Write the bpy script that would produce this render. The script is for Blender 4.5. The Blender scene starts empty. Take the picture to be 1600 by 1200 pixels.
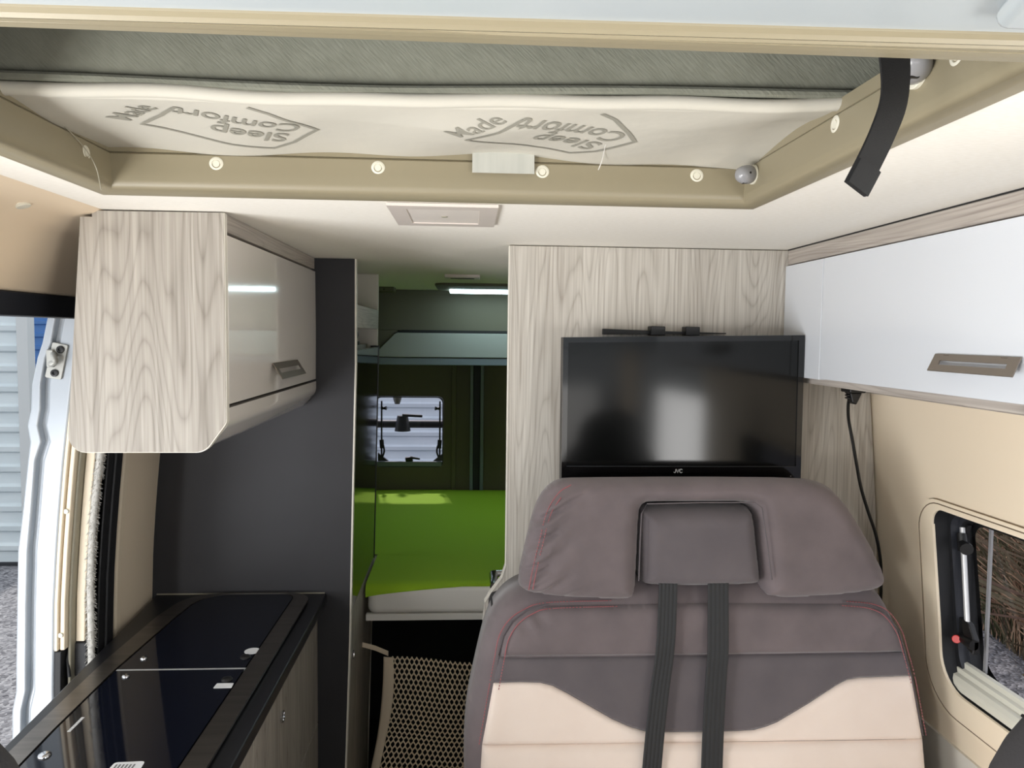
import bpy, bmesh, math, random
import numpy as np
from mathutils import Vector, Matrix
from mathutils.geometry import delaunay_2d_cdt
random.seed(4); np.random.seed(4)
S = bpy.context.scene
C = S.collection
# ------------------------------------------------------------------ camera, sky, lights, exposure
F_PX, YAW, PITCH, ROLL = 1170.8, 0.059, 0.06545, 0.01205
fw = Vector((math.sin(YAW)*math.cos(PITCH), math.cos(YAW)*math.cos(PITCH), -math.sin(PITCH)))
rt = fw.cross(Vector((0, 0, 1))).normalized(); up = rt.cross(fw)
r2 = math.cos(ROLL)*rt + math.sin(ROLL)*up; u2 = -math.sin(ROLL)*rt + math.cos(ROLL)*up
cd = bpy.data.cameras.new('camera'); cam = bpy.data.objects.new('camera', cd); C.objects.link(cam)
cam.matrix_world = Matrix(((r2.x, u2.x, -fw.x, 0), (r2.y, u2.y, -fw.y, 0), (r2.z, u2.z, -fw.z, 1.69), (0, 0, 0, 1)))
cd.sensor_width = 36; cd.sensor_fit = 'HORIZONTAL'; cd.lens = F_PX/1600*36; cd.clip_start = 0.02; cd.clip_end = 200
S.camera = cam
W = bpy.data.worlds.new('sky'); S.world = W; W.use_nodes = True
bg = W.node_tree.nodes['Background']; bg.inputs['Color'].default_value = (0.93, 0.97, 1.0, 1); bg.inputs['Strength'].default_value = 1.15
sd = bpy.data.lights.new('sun', 'SUN'); so = bpy.data.objects.new('sun', sd); C.objects.link(so)
sd.energy = 2.5; sd.angle = math.radians(3); sd.color = (1, 0.93, 0.82)
so.rotation_euler = Vector((0.10, -0.62, -0.78)).to_track_quat('-Z', 'Y').to_euler(); so.location = (-3, 9, 8)
def daylight(name, loc, direction, sx, sy, watts, col):
    d = bpy.data.lights.new(name, 'AREA'); o = bpy.data.objects.new(name, d); C.objects.link(o); d.shape = 'RECTANGLE'
    d.size, d.size_y, d.energy, d.color = sx, sy, watts, col; o.location = loc; o.rotation_euler = Vector(direction).to_track_quat('-Z', 'Y').to_euler()
daylight('windscreen_daylight', (0.03, -1.10, 1.10), (0, 1, 0.25), 1.5, 0.6, 8, (1.0, 0.97, 0.92))   # light through the windscreen
daylight('side_door_daylight', (-1.75, 0.25, 0.50), (1, 0.05, 0.05), 1.3, 1.4, 46, (0.97, 0.98, 1.0))   # light through the open sliding door, off the sunlit yard
daylight('cab_window_daylight', (1.12, -0.30, 1.05), (-1, 0.1, 0.0), 1.1, 0.7, 34, (1.0, 0.99, 0.97))   # light through the cab side windows
daylight('cab_window_daylight', (-1.12, -0.30, 1.10), (1, 0, 0.0), 1.0, 0.6, 58, (1.0, 1.0, 0.99))
vs = S.view_settings
S.display_settings.display_device = 'sRGB'
vs.view_transform = 'Standard'; vs.look = 'None'; vs.gamma = 1; vs.use_curve_mapping = False
vs.exposure = 0.22
S.cycles.max_bounces = 10; S.cycles.diffuse_bounces = 6; S.cycles.glossy_bounces = 4; S.cycles.transmission_bounces = 6
S.cycles.use_denoising = True; S.cycles.sample_clamp_indirect = 8

# ------------------------------------------------------------------ materials
def lin(c):
    return tuple(((v/255)/12.92 if v/255 <= 0.04045 else (((v/255)+0.055)/1.055)**2.4) for v in c) + (1,)
def mat(name, rgb, rough=0.5, metal=0.0, coat=0.0, sheen=0.0, spec=0.5, noise=None, bump=None, emit=None, var=0.0):
    """noise = (scale xyz, second colour, contrast) ; bump = (scale xyz, strength, distance)"""
    m = bpy.data.materials.new(name); m.use_nodes = True
    nt = m.node_tree; b = nt.nodes['Principled BSDF']
    b.inputs['Base Color'].default_value = lin(rgb); b.inputs['Roughness'].default_value = rough
    b.inputs['Metallic'].default_value = metal; b.inputs['Coat Weight'].default_value = coat; b.inputs['Coat Roughness'].default_value = 0.04
    b.inputs['Sheen Weight'].default_value = sheen; b.inputs['Specular IOR Level'].default_value = spec
    tc = nt.nodes.new('ShaderNodeTexCoord')
    if noise:
        mp = nt.nodes.new('ShaderNodeMapping'); mp.inputs['Scale'].default_value = noise[0]
        n = nt.nodes.new('ShaderNodeTexNoise'); n.inputs['Scale'].default_value = 1; n.inputs['Detail'].default_value = 5
        r = nt.nodes.new('ShaderNodeValToRGB'); k = noise[2]
        r.color_ramp.elements[0].position = 0.5-k; r.color_ramp.elements[1].position = 0.5+k
        r.color_ramp.elements[0].color = lin(rgb); r.color_ramp.elements[1].color = lin(noise[1])
        nt.links.new(tc.outputs['Object'], mp.inputs['Vector']); nt.links.new(mp.outputs[0], n.inputs['Vector'])
        nt.links.new(n.outputs['Fac'], r.inputs['Fac']); nt.links.new(r.outputs['Color'], b.inputs['Base Color'])
    if bump:
        mp = nt.nodes.new('ShaderNodeMapping'); mp.inputs['Scale'].default_value = bump[0]
        src = tc.outputs['Object']
        if len(bump) > 3:
            mr = nt.nodes.new('ShaderNodeMapping'); mr.inputs['Rotation'].default_value = bump[3]; nt.links.new(src, mr.inputs['Vector']); src = mr.outputs[0]
        n = nt.nodes.new('ShaderNodeTexNoise'); n.inputs['Scale'].default_value = 1; n.inputs['Detail'].default_value = 3
        bp = nt.nodes.new('ShaderNodeBump'); bp.inputs['Strength'].default_value = bump[1]; bp.inputs['Distance'].default_value = bump[2]
        nt.links.new(src, mp.inputs['Vector']); nt.links.new(mp.outputs[0], n.inputs['Vector'])
        nt.links.new(n.outputs['Fac'], bp.inputs['Height']); nt.links.new(bp.outputs['Normal'], b.inputs['Normal'])
    if emit:
        b.inputs['Emission Color'].default_value = lin(emit[0]); b.inputs['Emission Strength'].default_value = emit[1]
    return m
def wood(name, light, dark, axis='z', scale=1.0, seed=0.0):
    m = bpy.data.materials.new(name); m.use_nodes = True
    nt = m.node_tree; b = nt.nodes['Principled BSDF']; N = nt.nodes.new; L = nt.links.new
    b.inputs['Roughness'].default_value = 0.55; b.inputs['Specular IOR Level'].default_value = 0.35
    tc = N('ShaderNodeTexCoord')
    def mapped(cross, along):
        mp = N('ShaderNodeMapping'); s = [cross*scale]*3; s['xyz'.index(axis)] = along*scale
        mp.inputs['Scale'].default_value = s; mp.inputs['Location'].default_value = (seed, seed*1.7, seed*0.6)
        L(tc.outputs['Object'], mp.inputs['Vector']); return mp.outputs[0]
    n1 = N('ShaderNodeTexNoise'); n1.inputs['Scale'].default_value = 1; n1.inputs['Detail'].default_value = 1.5; n1.inputs['Distortion'].default_value = 0.1
    L(mapped(8.5, 0.75), n1.inputs['Vector'])
    mu = N('ShaderNodeMath'); mu.operation = 'MULTIPLY'; mu.inputs[1].default_value = 36; L(n1.outputs['Fac'], mu.inputs[0])
    fr = N('ShaderNodeMath'); fr.operation = 'FRACT'; L(mu.outputs[0], fr.inputs[0])
    n2 = N('ShaderNodeTexNoise'); n2.inputs['Scale'].default_value = 1; n2.inputs['Detail'].default_value = 4; L(mapped(190, 4), n2.inputs['Vector'])
    n3 = N('ShaderNodeTexNoise'); n3.inputs['Scale'].default_value = 1; n3.inputs['Detail'].default_value = 2; L(mapped(14, 0.8), n3.inputs['Vector'])
    f2 = N('ShaderNodeMath'); f2.operation = 'MULTIPLY_ADD'; f2.inputs[1].default_value = 2; f2.inputs[2].default_value = -1; L(fr.outputs[0], f2.inputs[0])
    f3 = N('ShaderNodeMath'); f3.operation = 'ABSOLUTE'; L(f2.outputs[0], f3.inputs[0])
    f4 = N('ShaderNodeMath'); f4.operation = 'POWER'; f4.inputs[1].default_value = 3.5; L(f3.outputs[0], f4.inputs[0])
    a = N('ShaderNodeMath'); a.operation = 'MULTIPLY'; a.inputs[1].default_value = 0.19; L(f4.outputs[0], a.inputs[0])
    c = N('ShaderNodeMath'); c.operation = 'MULTIPLY_ADD'; c.inputs[1].default_value = 0.75; L(n2.outputs['Fac'], c.inputs[0]); L(a.outputs[0], c.inputs[2])
    d = N('ShaderNodeMath'); d.operation = 'MULTIPLY_ADD'; d.inputs[1].default_value = 0.45; L(n3.outputs['Fac'], d.inputs[0]); L(c.outputs[0], d.inputs[2])
    r = N('ShaderNodeValToRGB'); r.color_ramp.elements[0].position = 0.42; r.color_ramp.elements[1].position = 0.95
    r.color_ramp.elements[0].color = lin(light); r.color_ramp.elements[1].color = lin(dark)
    L(d.outputs[0], r.inputs['Fac']); L(r.outputs['Color'], b.inputs['Base Color'])
    bp = N('ShaderNodeBump'); bp.inputs['Strength'].default_value = 0.12; bp.inputs['Distance'].default_value = 0.001; bp.invert = True
    L(d.outputs[0], bp.inputs['Height']); L(bp.outputs['Normal'], b.inputs['Normal'])
    return m
M = {}
M['wood'] = wood('pale grey oak laminate', (180, 174, 165), (128, 121, 112), 'z')
M['wood2'] = wood('pale grey oak laminate partition', (204, 199, 190), (150, 142, 132), 'z', 1.0, 3.3)
M['woodh'] = wood('grey oak laminate lengthwise', (190, 182, 173), (138, 129, 122), 'y', 1.0, 1.2)
M['edge'] = mat('pale edge band', (222, 217, 206), 0.5)
M['ceiling'] = mat('linen textured ceiling', (245, 241, 232), 0.8, noise=((90, 400, 90), (237, 232, 221), 0.2), bump=((120, 600, 120), 0.25, 0.001))
M['front'] = mat('satin white moulding', (168, 175, 178), 0.25)
M['rim'] = mat('beige moulded plastic', (140, 131, 108), 0.42)
M['cap'] = mat('off white plastic cap', (214, 210, 194), 0.35)
M['capdark'] = mat('cap recess', (150, 145, 128), 0.5)
M['beige'] = mat('beige vinyl wall lining', (240, 224, 199), 0.5, bump=((500, 500, 500), 0.12, 0.0006))
M['beige2'] = mat('beige vinyl window surround', (242, 227, 202), 0.45, bump=((500, 500, 500), 0.12, 0.0006))
M['cove'] = mat('beige moulded cove', (236, 216, 188), 0.4)
M['seam'] = mat('brown seam', (120, 104, 84), 0.8)
M['white'] = mat('gloss white laminate', (212, 216, 222), 0.12, coat=0.6)
M['white_warm'] = mat('gloss white laminate warm reflection', (238, 232, 226), 0.1, coat=0.7)  # white door laminate with its warm reflection put into the colour
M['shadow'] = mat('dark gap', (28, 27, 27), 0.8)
M['steel'] = mat('brushed nickel', (142, 133, 124), 0.38, metal=0.75)
M['striker'] = mat('zinc plate', (188, 188, 182), 0.45, metal=0.3)
M['chrome'] = mat('chrome', (205, 205, 208), 0.12, metal=1.0)
M['alu'] = mat('aluminium rod', (205, 205, 205), 0.35, metal=0.35)
M['divider'] = mat('anthracite laminate', (46, 45, 48), 0.55, spec=0.3, noise=((4, 4, 4), (54, 54, 57), 0.3))
M['worktop'] = mat('black worktop', (30, 30, 34), 0.35)
M['sinkframe'] = mat('dark brushed steel frame', (112, 107, 102), 0.3, metal=0.9, noise=((3, 60, 3), (128, 122, 116), 0.2))
M['glass_lid'] = mat('tinted glass lid', (18, 21, 32), 0.05, spec=0.5)
M['black'] = mat('black plastic', (20, 20, 21), 0.4)
M['blackgloss'] = mat('gloss black plastic', (9, 9, 10), 0.08)
M['screen'] = mat('switched off screen', (6, 7, 7), 0.11, spec=0.3)
M['rubber'] = mat('black rubber', (24, 25, 28), 0.6)
M['rubber2'] = mat('slate grey plastic rail', (46, 48, 54), 0.45)
M['darktrim'] = mat('dark slate trim', (38, 40, 46), 0.5)
M['whitepaint'] = mat('silver white body paint', (184, 191, 198), 0.3, metal=0.15, coat=0.4)
M['sticker'] = mat('white sticker', (235, 236, 238), 0.5)
M['ink'] = mat('printed ink', (120, 120, 122), 0.6)
M['textwhite'] = mat('white lettering', (225, 225, 225), 0.4)
M['suede'] = mat('mauve grey suede', (116, 105, 107), 0.9, sheen=0.25, noise=((14, 14, 14), (100, 91, 93), 0.25), bump=((700, 700, 700), 0.2, 0.0008))
M['suede2'] = mat('dark grey suede', (101, 94, 97), 0.9, sheen=0.2, noise=((12, 12, 12), (89, 83, 87), 0.25), bump=((700, 700, 700), 0.2, 0.0008))
M['cream'] = mat('pale beige suede', (240, 225, 214), 0.85, sheen=0.2, noise=((9, 9, 9), (232, 215, 203), 0.25), bump=((600, 600, 600), 0.15, 0.0008))
M['stitch'] = mat('red thread', (160, 92, 96), 0.8)
M['belt'] = mat('black webbing', (34, 35, 37), 0.6, bump=((300, 300, 900), 0.3, 0.0006))
M['strap'] = mat('black strap webbing', (13, 13, 14), 0.7, bump=((900, 900, 900), 0.4, 0.0006))
M['mattside'] = mat('grey green knitted mattress cover', (120, 121, 109), 0.95, noise=((60, 60, 60), (112, 113, 101), 0.2), bump=((60, 60, 380), 0.4, 0.003, (0, -0.75, 0)))
M['mattunder'] = mat('pale cream mattress cover', (190, 186, 174), 0.9, bump=((25, 25, 25), 0.25, 0.004))
M['print'] = mat('grey fabric print', (142, 139, 127), 0.95)
M['tag'] = mat('grey white care tag', (190, 190, 182), 0.6, noise=((60, 20, 5), (176, 177, 170), 0.2))
M['greyplastic'] = mat('glossy grey plastic', (140, 140, 142), 0.2)
M['lightframe'] = mat('warm grey lamp frame', (206, 196, 188), 0.4)
M['diffuser'] = mat('frosted lamp cover', (228, 219, 210), 0.3)
M['green'] = mat('lime green fitted sheet', (150, 190, 34), 0.85, bump=((200, 200, 200), 0.2, 0.001))
M['bedwhite'] = mat('white mattress cover', (225, 222, 216), 0.9)
M['net'] = mat('cream cord net', (226, 210, 184), 0.85)
M['nettape'] = mat('cream net border tape', (222, 206, 182), 0.85)
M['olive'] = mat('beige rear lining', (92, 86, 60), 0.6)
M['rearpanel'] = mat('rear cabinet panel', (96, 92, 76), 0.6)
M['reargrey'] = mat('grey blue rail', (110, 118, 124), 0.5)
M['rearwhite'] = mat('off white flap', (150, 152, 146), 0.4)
M['floor'] = mat('pale vinyl floor', (176, 166, 152), 0.5, noise=((12, 12, 12), (160, 150, 136), 0.3))
M['seatblack'] = mat('charcoal seat cloth', (44, 42, 43), 0.9, bump=((400, 400, 400), 0.3, 0.001))
M['cord'] = mat('black cable', (16, 16, 16), 0.45)
M['red'] = mat('red button', (205, 52, 48), 0.35)
M['rail'] = mat('cream blind rail', (222, 220, 206), 0.4)
M['metalsheet'] = mat('galvanised corrugated sheet', (216, 224, 228), 0.45, noise=((2, 2, 9), (196, 208, 214), 0.3))
M['postwhite'] = mat('white corner post', (196, 200, 202), 0.5)
M['blue'] = mat('blue painted sheet', (74, 118, 178), 0.5)
M['brush'] = mat('grey brush fibre', (198, 196, 190), 0.9)
M['straw'] = mat('dry straw', (214, 184, 150), 0.9, noise=((0.8, 0.8, 0.8), (158, 118, 100), 0.2))
M['twig'] = mat('brown twigs', (112, 84, 74), 0.9, noise=((0.9, 0.9, 0.9), (82, 88, 58), 0.2))
M['bank'] = mat('dark earth bank', (70, 56, 50), 0.95, noise=((5, 5, 5), (46, 44, 34), 0.3))
def gravel():
    m = bpy.data.materials.new('grey gravel'); m.use_nodes = True; nt = m.node_tree; b = nt.nodes['Principled BSDF']
    b.inputs['Roughness'].default_value = 0.95; tc = nt.nodes.new('ShaderNodeTexCoord')
    v = nt.nodes.new('ShaderNodeTexVoronoi'); v.inputs['Scale'].default_value = 45
    r = nt.nodes.new('ShaderNodeValToRGB'); r.color_ramp.elements[0].color = lin((70, 70, 78)); r.color_ramp.elements[1].color = lin((168, 168, 174))
    bp = nt.nodes.new('ShaderNodeBump'); bp.inputs['Strength'].default_value = 0.9; bp.inputs['Distance'].default_value = 0.02; bp.invert = True
    nt.links.new(tc.outputs['Object'], v.inputs['Vector']); nt.links.new(v.outputs['Color'], r.inputs['Fac'])
    nt.links.new(r.outputs['Color'], b.inputs['Base Color']); nt.links.new(v.outputs['Distance'], bp.inputs['Height']); nt.links.new(bp.outputs['Normal'], b.inputs['Normal'])
    return m
M['gravel'] = gravel()
def acrylic():
    m = bpy.data.materials.new('clear acrylic pane'); m.use_nodes = True; nt = m.node_tree
    nt.nodes.remove(nt.nodes['Principled BSDF'])
    t = nt.nodes.new('ShaderNodeBsdfTransparent'); t.inputs['Color'].default_value = (0.88, 0.87, 0.93, 1)
    g = nt.nodes.new('ShaderNodeBsdfGlossy'); g.inputs['Roughness'].default_value = 0.03
    mx = nt.nodes.new('ShaderNodeMixShader'); mx.inputs[0].default_value = 0.035; nt.links.new(t.outputs[0], mx.inputs[1]); nt.links.new(g.outputs[0], mx.inputs[2])
    nt.links.new(mx.outputs[0], nt.nodes['Material Output'].inputs['Surface'])
    return m
M['pane'] = acrylic()

# ------------------------------------------------------------------ builders
WORLD = {}
def link(name, verts, faces, m, parent=None, smooth=False, bevel=0.0, seg=2, kind=None, label=None):
    vs_ = np.array(verts, float); c = (vs_.min(0)+vs_.max(0))/2
    me = bpy.data.meshes.new(name); me.from_pydata([tuple(v) for v in vs_-c], [], [tuple(f) for f in faces])
    bm = bmesh.new(); bm.from_mesh(me); bmesh.ops.recalc_face_normals(bm, faces=bm.faces); bm.to_mesh(me); bm.free()
    o = bpy.data.objects.new(name, me); C.objects.link(o)
    me.materials.append(M[m] if isinstance(m, str) else m)
    base = WORLD[parent.name] if parent else Vector((0, 0, 0))
    o.parent = parent; o.location = Vector(c)-base; WORLD[o.name] = Vector(c)
    if bevel:
        b = o.modifiers.new('bevel', 'BEVEL'); b.width = bevel; b.segments = seg; b.limit_method = 'ANGLE'; b.angle_limit = math.radians(32); b.harden_normals = True
        for p in me.polygons: p.use_smooth = True
    if smooth:
        for p in me.polygons: p.use_smooth = True
        me.set_sharp_from_angle(angle=math.radians(42))
    if kind: o['kind'] = kind
    if label: o['label'] = label
    return o
def tag(o, label, cat, group=None):
    o['label'] = label; o['category'] = cat
    if group: o['group'] = group
    return o
def thing(name, loc, label, cat, group=None):
    o = bpy.data.objects.new(name, None); C.objects.link(o); o.location = loc; o.empty_display_size = 0.05; WORLD[o.name] = Vector(loc)
    return tag(o, label, cat, group)
def boxvf(x0, x1, y0, y1, z0, z1):
    v = [(x, y, z) for x in (x0, x1) for y in (y0, y1) for z in (z0, z1)]
    f = [(0, 1, 3, 2), (4, 6, 7, 5), (0, 4, 5, 1), (2, 3, 7, 6), (0, 2, 6, 4), (1, 5, 7, 3)]
    return v, f
def box(name, x0, x1, y0, y1, z0, z1, m, parent=None, bevel=0.002, **k):
    v, f = boxvf(x0, x1, y0, y1, z0, z1); return link(name, v, f, m, parent, bevel=bevel, **k)
def boxes(name, lst, m, parent=None, bevel=0.0, **k):
    V, F = [], []
    for b in lst:
        v, f = boxvf(*b); n = len(V); V += v; F += [tuple(i+n for i in q) for q in f]
    return link(name, V, F, m, parent, bevel=bevel, **k)
def prism(name, poly, axis, a0, a1, m, parent=None, bevel=0.0, **k):
    """polygon in the plane across axis: x -> (y,z), y -> (x,z), z -> (x,y)"""
    def P(p, a): return {'x': (a, p[0], p[1]), 'y': (p[0], a, p[1]), 'z': (p[0], p[1], a)}[axis]
    n = len(poly); V = [P(p, a0) for p in poly]+[P(p, a1) for p in poly]
    F = [tuple(range(n)), tuple(range(2*n-1, n-1, -1))]+[(i, (i+1) % n, (i+1) % n+n, i+n) for i in range(n)]
    return link(name, V, F, m, parent, bevel=bevel, **k)
def rounded(poly, radii, seg=6):
    out = []; n = len(poly)
    if not hasattr(radii, '__len__'): radii = [radii]*n
    for i in range(n):
        p, a, b, r = Vector(poly[i]), Vector(poly[i-1]), Vector(poly[(i+1) % n]), radii[i]
        if r <= 0: out.append(tuple(p)); continue
        u, v = (a-p), (b-p); ang = u.angle(v); t = min(r/math.tan(ang/2), u.length*0.49, v.length*0.49); r_ = t*math.tan(ang/2)
        p0, p1 = p+u.normalized()*t, p+v.normalized()*t
        cc = p+(u.normalized()+v.normalized()).normalized()*(r_/math.sin(ang/2))
        a0 = math.atan2(*(p0-cc).yx); a1 = math.atan2(*(p1-cc).yx); d = (a1-a0+math.pi) % (2*math.pi)-math.pi
        out += [(cc.x+r_*math.cos(a0+d*s/seg), cc.y+r_*math.sin(a0+d*s/seg)) for s in range(seg+1)]
    return out
def resample(poly, step, closed=True):
    out = []; n = len(poly)
    for i in range(n if closed else n-1):
        a, b = np.array(poly[i], float), np.array(poly[(i+1) % n], float); k = max(1, int(round(np.linalg.norm(b-a)/step)))
        out += [tuple(a+(b-a)*j/k) for j in range(k)]
    if not closed: out.append(tuple(poly[-1]))
    return out
def smooth_closed(poly, it=1):
    for _ in range(it):
        q = []
        for i in range(len(poly)):
            a, b = poly[i], poly[(i+1) % len(poly)]
            q += [(0.75*a[0]+0.25*b[0], 0.75*a[1]+0.25*b[1]), (0.25*a[0]+0.75*b[0], 0.25*a[1]+0.75*b[1])]
        poly = q
    return poly
def spline(pts, n=8):
    P = [np.array(p, float) for p in pts]; P = [2*P[0]-P[1]]+P+[2*P[-1]-P[-2]]; out = []
    for i in range(1, len(P)-2):
        for j in range(n):
            t = j/n; a, b, c, d = P[i-1:i+3]
            out.append(0.5*((2*b)+(-a+c)*t+(2*a-5*b+4*c-d)*t*t+(-a+3*b-3*c+d)*t**3))
    out.append(P[-2]); return [tuple(p) for p in out]
def inside(pts, poly):
    x, y = pts[:, 0], pts[:, 1]; r = np.zeros(len(pts), bool); n = len(poly)
    for i in range(n):
        (x1, y1), (x2, y2) = poly[i], poly[(i+1) % n]
        if y1 == y2: continue
        c = ((y1 > y) != (y2 > y)) & (x < (x2-x1)*(y-y1)/(y2-y1)+x1); r ^= c
    return r
def edgedist(pts, poly):
    d = np.full(len(pts), 1e9)
    for i in range(len(poly)):
        a, b = np.array(poly[i]), np.array(poly[(i+1) % len(poly)]); ab = b-a; L2 = ab@ab
        if L2 == 0: continue
        t = np.clip(((pts-a)@ab)/L2, 0, 1); d = np.minimum(d, np.hypot(*(pts-(a+t[:, None]*ab)).T))
    return d
def triangulate(outer, holes=(), step=0.03, fine=None, band=0.0):
    loops = [resample(outer, fine or step)]+[resample(h, fine or step) for h in holes]
    P = np.array([p for l in loops for p in l]); E = []; n = 0
    for l in loops:
        E += [(n+i, n+(i+1) % len(l)) for i in range(len(l))]; n += len(l)
    lo, hi = P.min(0), P.max(0); cand = []
    for st, sel in ((step, 0), (fine, 1)) if fine and band else ((step, 0),):
        gx, gy = np.meshgrid(np.arange(lo[0], hi[0], st), np.arange(lo[1], hi[1], st*0.87)); gx = gx+(np.arange(gx.shape[0]) % 2)[:, None]*st/2
        g = np.c_[gx.ravel(), gy.ravel()]; g = g[inside(g, loops[0])]
        for h in loops[1:]: g = g[~inside(g, h)]
        d = edgedist(g, loops[0])
        for h in loops[1:]: d = np.minimum(d, edgedist(g, h))
        if fine and band: g = g[(d > band) if sel == 0 else ((d > fine*0.6) & (d <= band))]
        else: g = g[d > st*0.5]
        cand.append(g)
    A = np.vstack([P]+cand)
    r = delaunay_2d_cdt([Vector(p) for p in A], E, [], 0, 1e-6)
    V = np.array([tuple(v) for v in r[0]]); T = np.array([f for f in r[2] if len(f) == 3])
    cen = V[T].mean(1); ok = inside(cen, loops[0])
    for h in loops[1:]: ok &= ~inside(cen, h)
    return V, T[ok], loops
def sheet(name, outer, holes, fn, m, parent=None, thick=0.0, step=0.06, **k):
    V, T, _ = triangulate(outer, holes, step)
    o = link(name, [fn(u, v) for u, v in V], T, m, parent, smooth=True, **k)
    if thick:
        for p in o.data.polygons: p.use_smooth = False
        s = o.modifiers.new('solid', 'SOLIDIFY'); s.thickness = abs(thick); s.offset = 1 if thick > 0 else -1
    return o
def pad(name, outline, fn, T, R, m, parent=None, depth=0.02, taper=1.0, step=0.02, fine=0.006, extra=None, bulge=0.0, L=0.1, **k):
    """upholstered pad: outline (u,v), fn(u,v,d) -> xyz with d towards the viewer"""
    V, Tr, loops = triangulate(outline, (), step, fine, R*1.3)
    s = edgedist(V, loops[0]); q = np.clip(s/R, 0, 1); d = T*np.sqrt(np.clip(1-(1-q)**2, 0, 1))+bulge*(1-np.exp(-s/L))
    if extra is not None: d = d+extra(V[:, 0], V[:, 1])*np.clip(s/0.012, 0, 1)
    verts = [fn(u, v, dd) for (u, v), dd in zip(V, d)]; faces = [tuple(t) for t in Tr]
    n = len(loops[0]); base = len(verts)
    cc = V.mean(0); verts += [fn(cc[0]+(p[0]-cc[0])*taper, cc[1]+(p[1]-cc[1])*taper, -depth) for p in loops[0]]
    key = {(round(p[0], 5), round(p[1], 5)): i for i, p in enumerate(V)}
    idx = [key.get((round(p[0], 5), round(p[1], 5)), int(np.argmin(np.hypot(V[:, 0]-p[0], V[:, 1]-p[1])))) for p in loops[0]]
    faces += [(idx[i], idx[(i+1) % n], base+(i+1) % n, base+i) for i in range(n)]; faces.append(tuple(base+i for i in range(n)))
    o = link(name, verts, faces, m, parent, **k)
    for p in o.data.polygons: p.use_smooth = len(p.vertices) < 5
    return o
def tubevf(pts, r, n=8, cap=True):
    pts = [Vector(p) for p in pts]; V, F = [], []; ref = Vector((0.31, 0.2, 0.93))
    for i, p in enumerate(pts):
        t = (pts[min(i+1, len(pts)-1)]-pts[max(i-1, 0)]).normalized(); a = t.cross(ref)
        if a.length < 1e-3: a = t.cross(Vector((1, 0, 0)))
        a.normalize(); b = t.cross(a); rr = r[i] if hasattr(r, '__len__') else r
        V += [tuple(p+rr*(math.cos(2*math.pi*j/n)*a+math.sin(2*math.pi*j/n)*b)) for j in range(n)]
    for i in range(len(pts)-1):
        F += [(i*n+j, i*n+(j+1) % n, (i+1)*n+(j+1) % n, (i+1)*n+j) for j in range(n)]
    if cap: F += [tuple(range(n-1, -1, -1)), tuple((len(pts)-1)*n+j for j in range(n))]
    return V, F
def tube(name, pts, r, m, parent=None, n=10, **k):
    v, f = tubevf(pts, r, n); return link(name, v, f, m, parent, smooth=True, **k)
def tubes(name, paths, r, m, parent=None, n=4, **k):
    V, F = [], []
    for p in paths:
        v, f = tubevf(p, r, n); o = len(V); V += v; F += [tuple(i+o for i in q) for q in f]
    return link(name, V, F, m, parent, smooth=n > 4, **k)
def ribbon(name, center, across, width, thick, m, parent=None, ridges=0, normal=(0, -1, 0), **k):
    """flat strap along center; across = direction of its width (vector or list), ridges raised ribs"""
    n = len(center); V, F = [], []; prof = []
    if ridges:
        for i in range(ridges):
            for u, h in ((0.06, 0), (0.2, 1), (0.8, 1), (0.94, 0)): prof.append(((i+u)/ridges-0.5, h))
    else: prof = [(-0.5, 0.4), (-0.44, 1), (0.44, 1), (0.5, 0.4)]
    full = [(u, thick*(0.5+0.35*h)) for u, h in prof]+[(u, -thick*0.5) for u, h in reversed(prof)]
    k_ = len(full)
    for i, p in enumerate(center):
        a = Vector(across[i] if hasattr(across[0], '__len__') else across).normalized()
        t = (Vector(center[min(i+1, n-1)])-Vector(center[max(i-1, 0)])).normalized(); nn = a.cross(t).normalized()
        if nn.dot(Vector(normal)) < 0 and not k.get('free'): nn = -nn
        V += [tuple(Vector(p)+a*(u*width)+nn*h) for u, h in full]
    k.pop('free', None)
    for i in range(n-1): F += [(i*k_+j, i*k_+(j+1) % k_, (i+1)*k_+(j+1) % k_, (i+1)*k_+j) for j in range(k_)]
    F += [tuple(range(k_)), tuple((n-1)*k_+j for j in range(k_))]
    return link(name, V, F, m, parent, smooth=True, **k)
def disc(name, c, axis, r, h, m, parent=None, n=24, bevel=0.001, prof=None, **k):
    """short lathe: prof = list of (radius, height along axis)"""
    prof = prof or [(r, 0), (r, h-bevel), (r-bevel, h), (0, h)]
    ax = Vector(axis).normalized(); a = ax.orthogonal().normalized(); b = ax.cross(a); V, F = [], []
    for (rr, hh) in prof:
        V += [tuple(Vector(c)+ax*hh+max(rr, 1e-5)*(math.cos(2*math.pi*j/n)*a+math.sin(2*math.pi*j/n)*b)) for j in range(n)]
    for i in range(len(prof)-1): F += [(i*n+j, i*n+(j+1) % n, (i+1)*n+(j+1) % n, (i+1)*n+j) for j in range(n)]
    F += [tuple(range(n)), tuple((len(prof)-1)*n+j for j in range(n))]
    return link(name, V, F, m, parent, smooth=True, **k)
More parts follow.
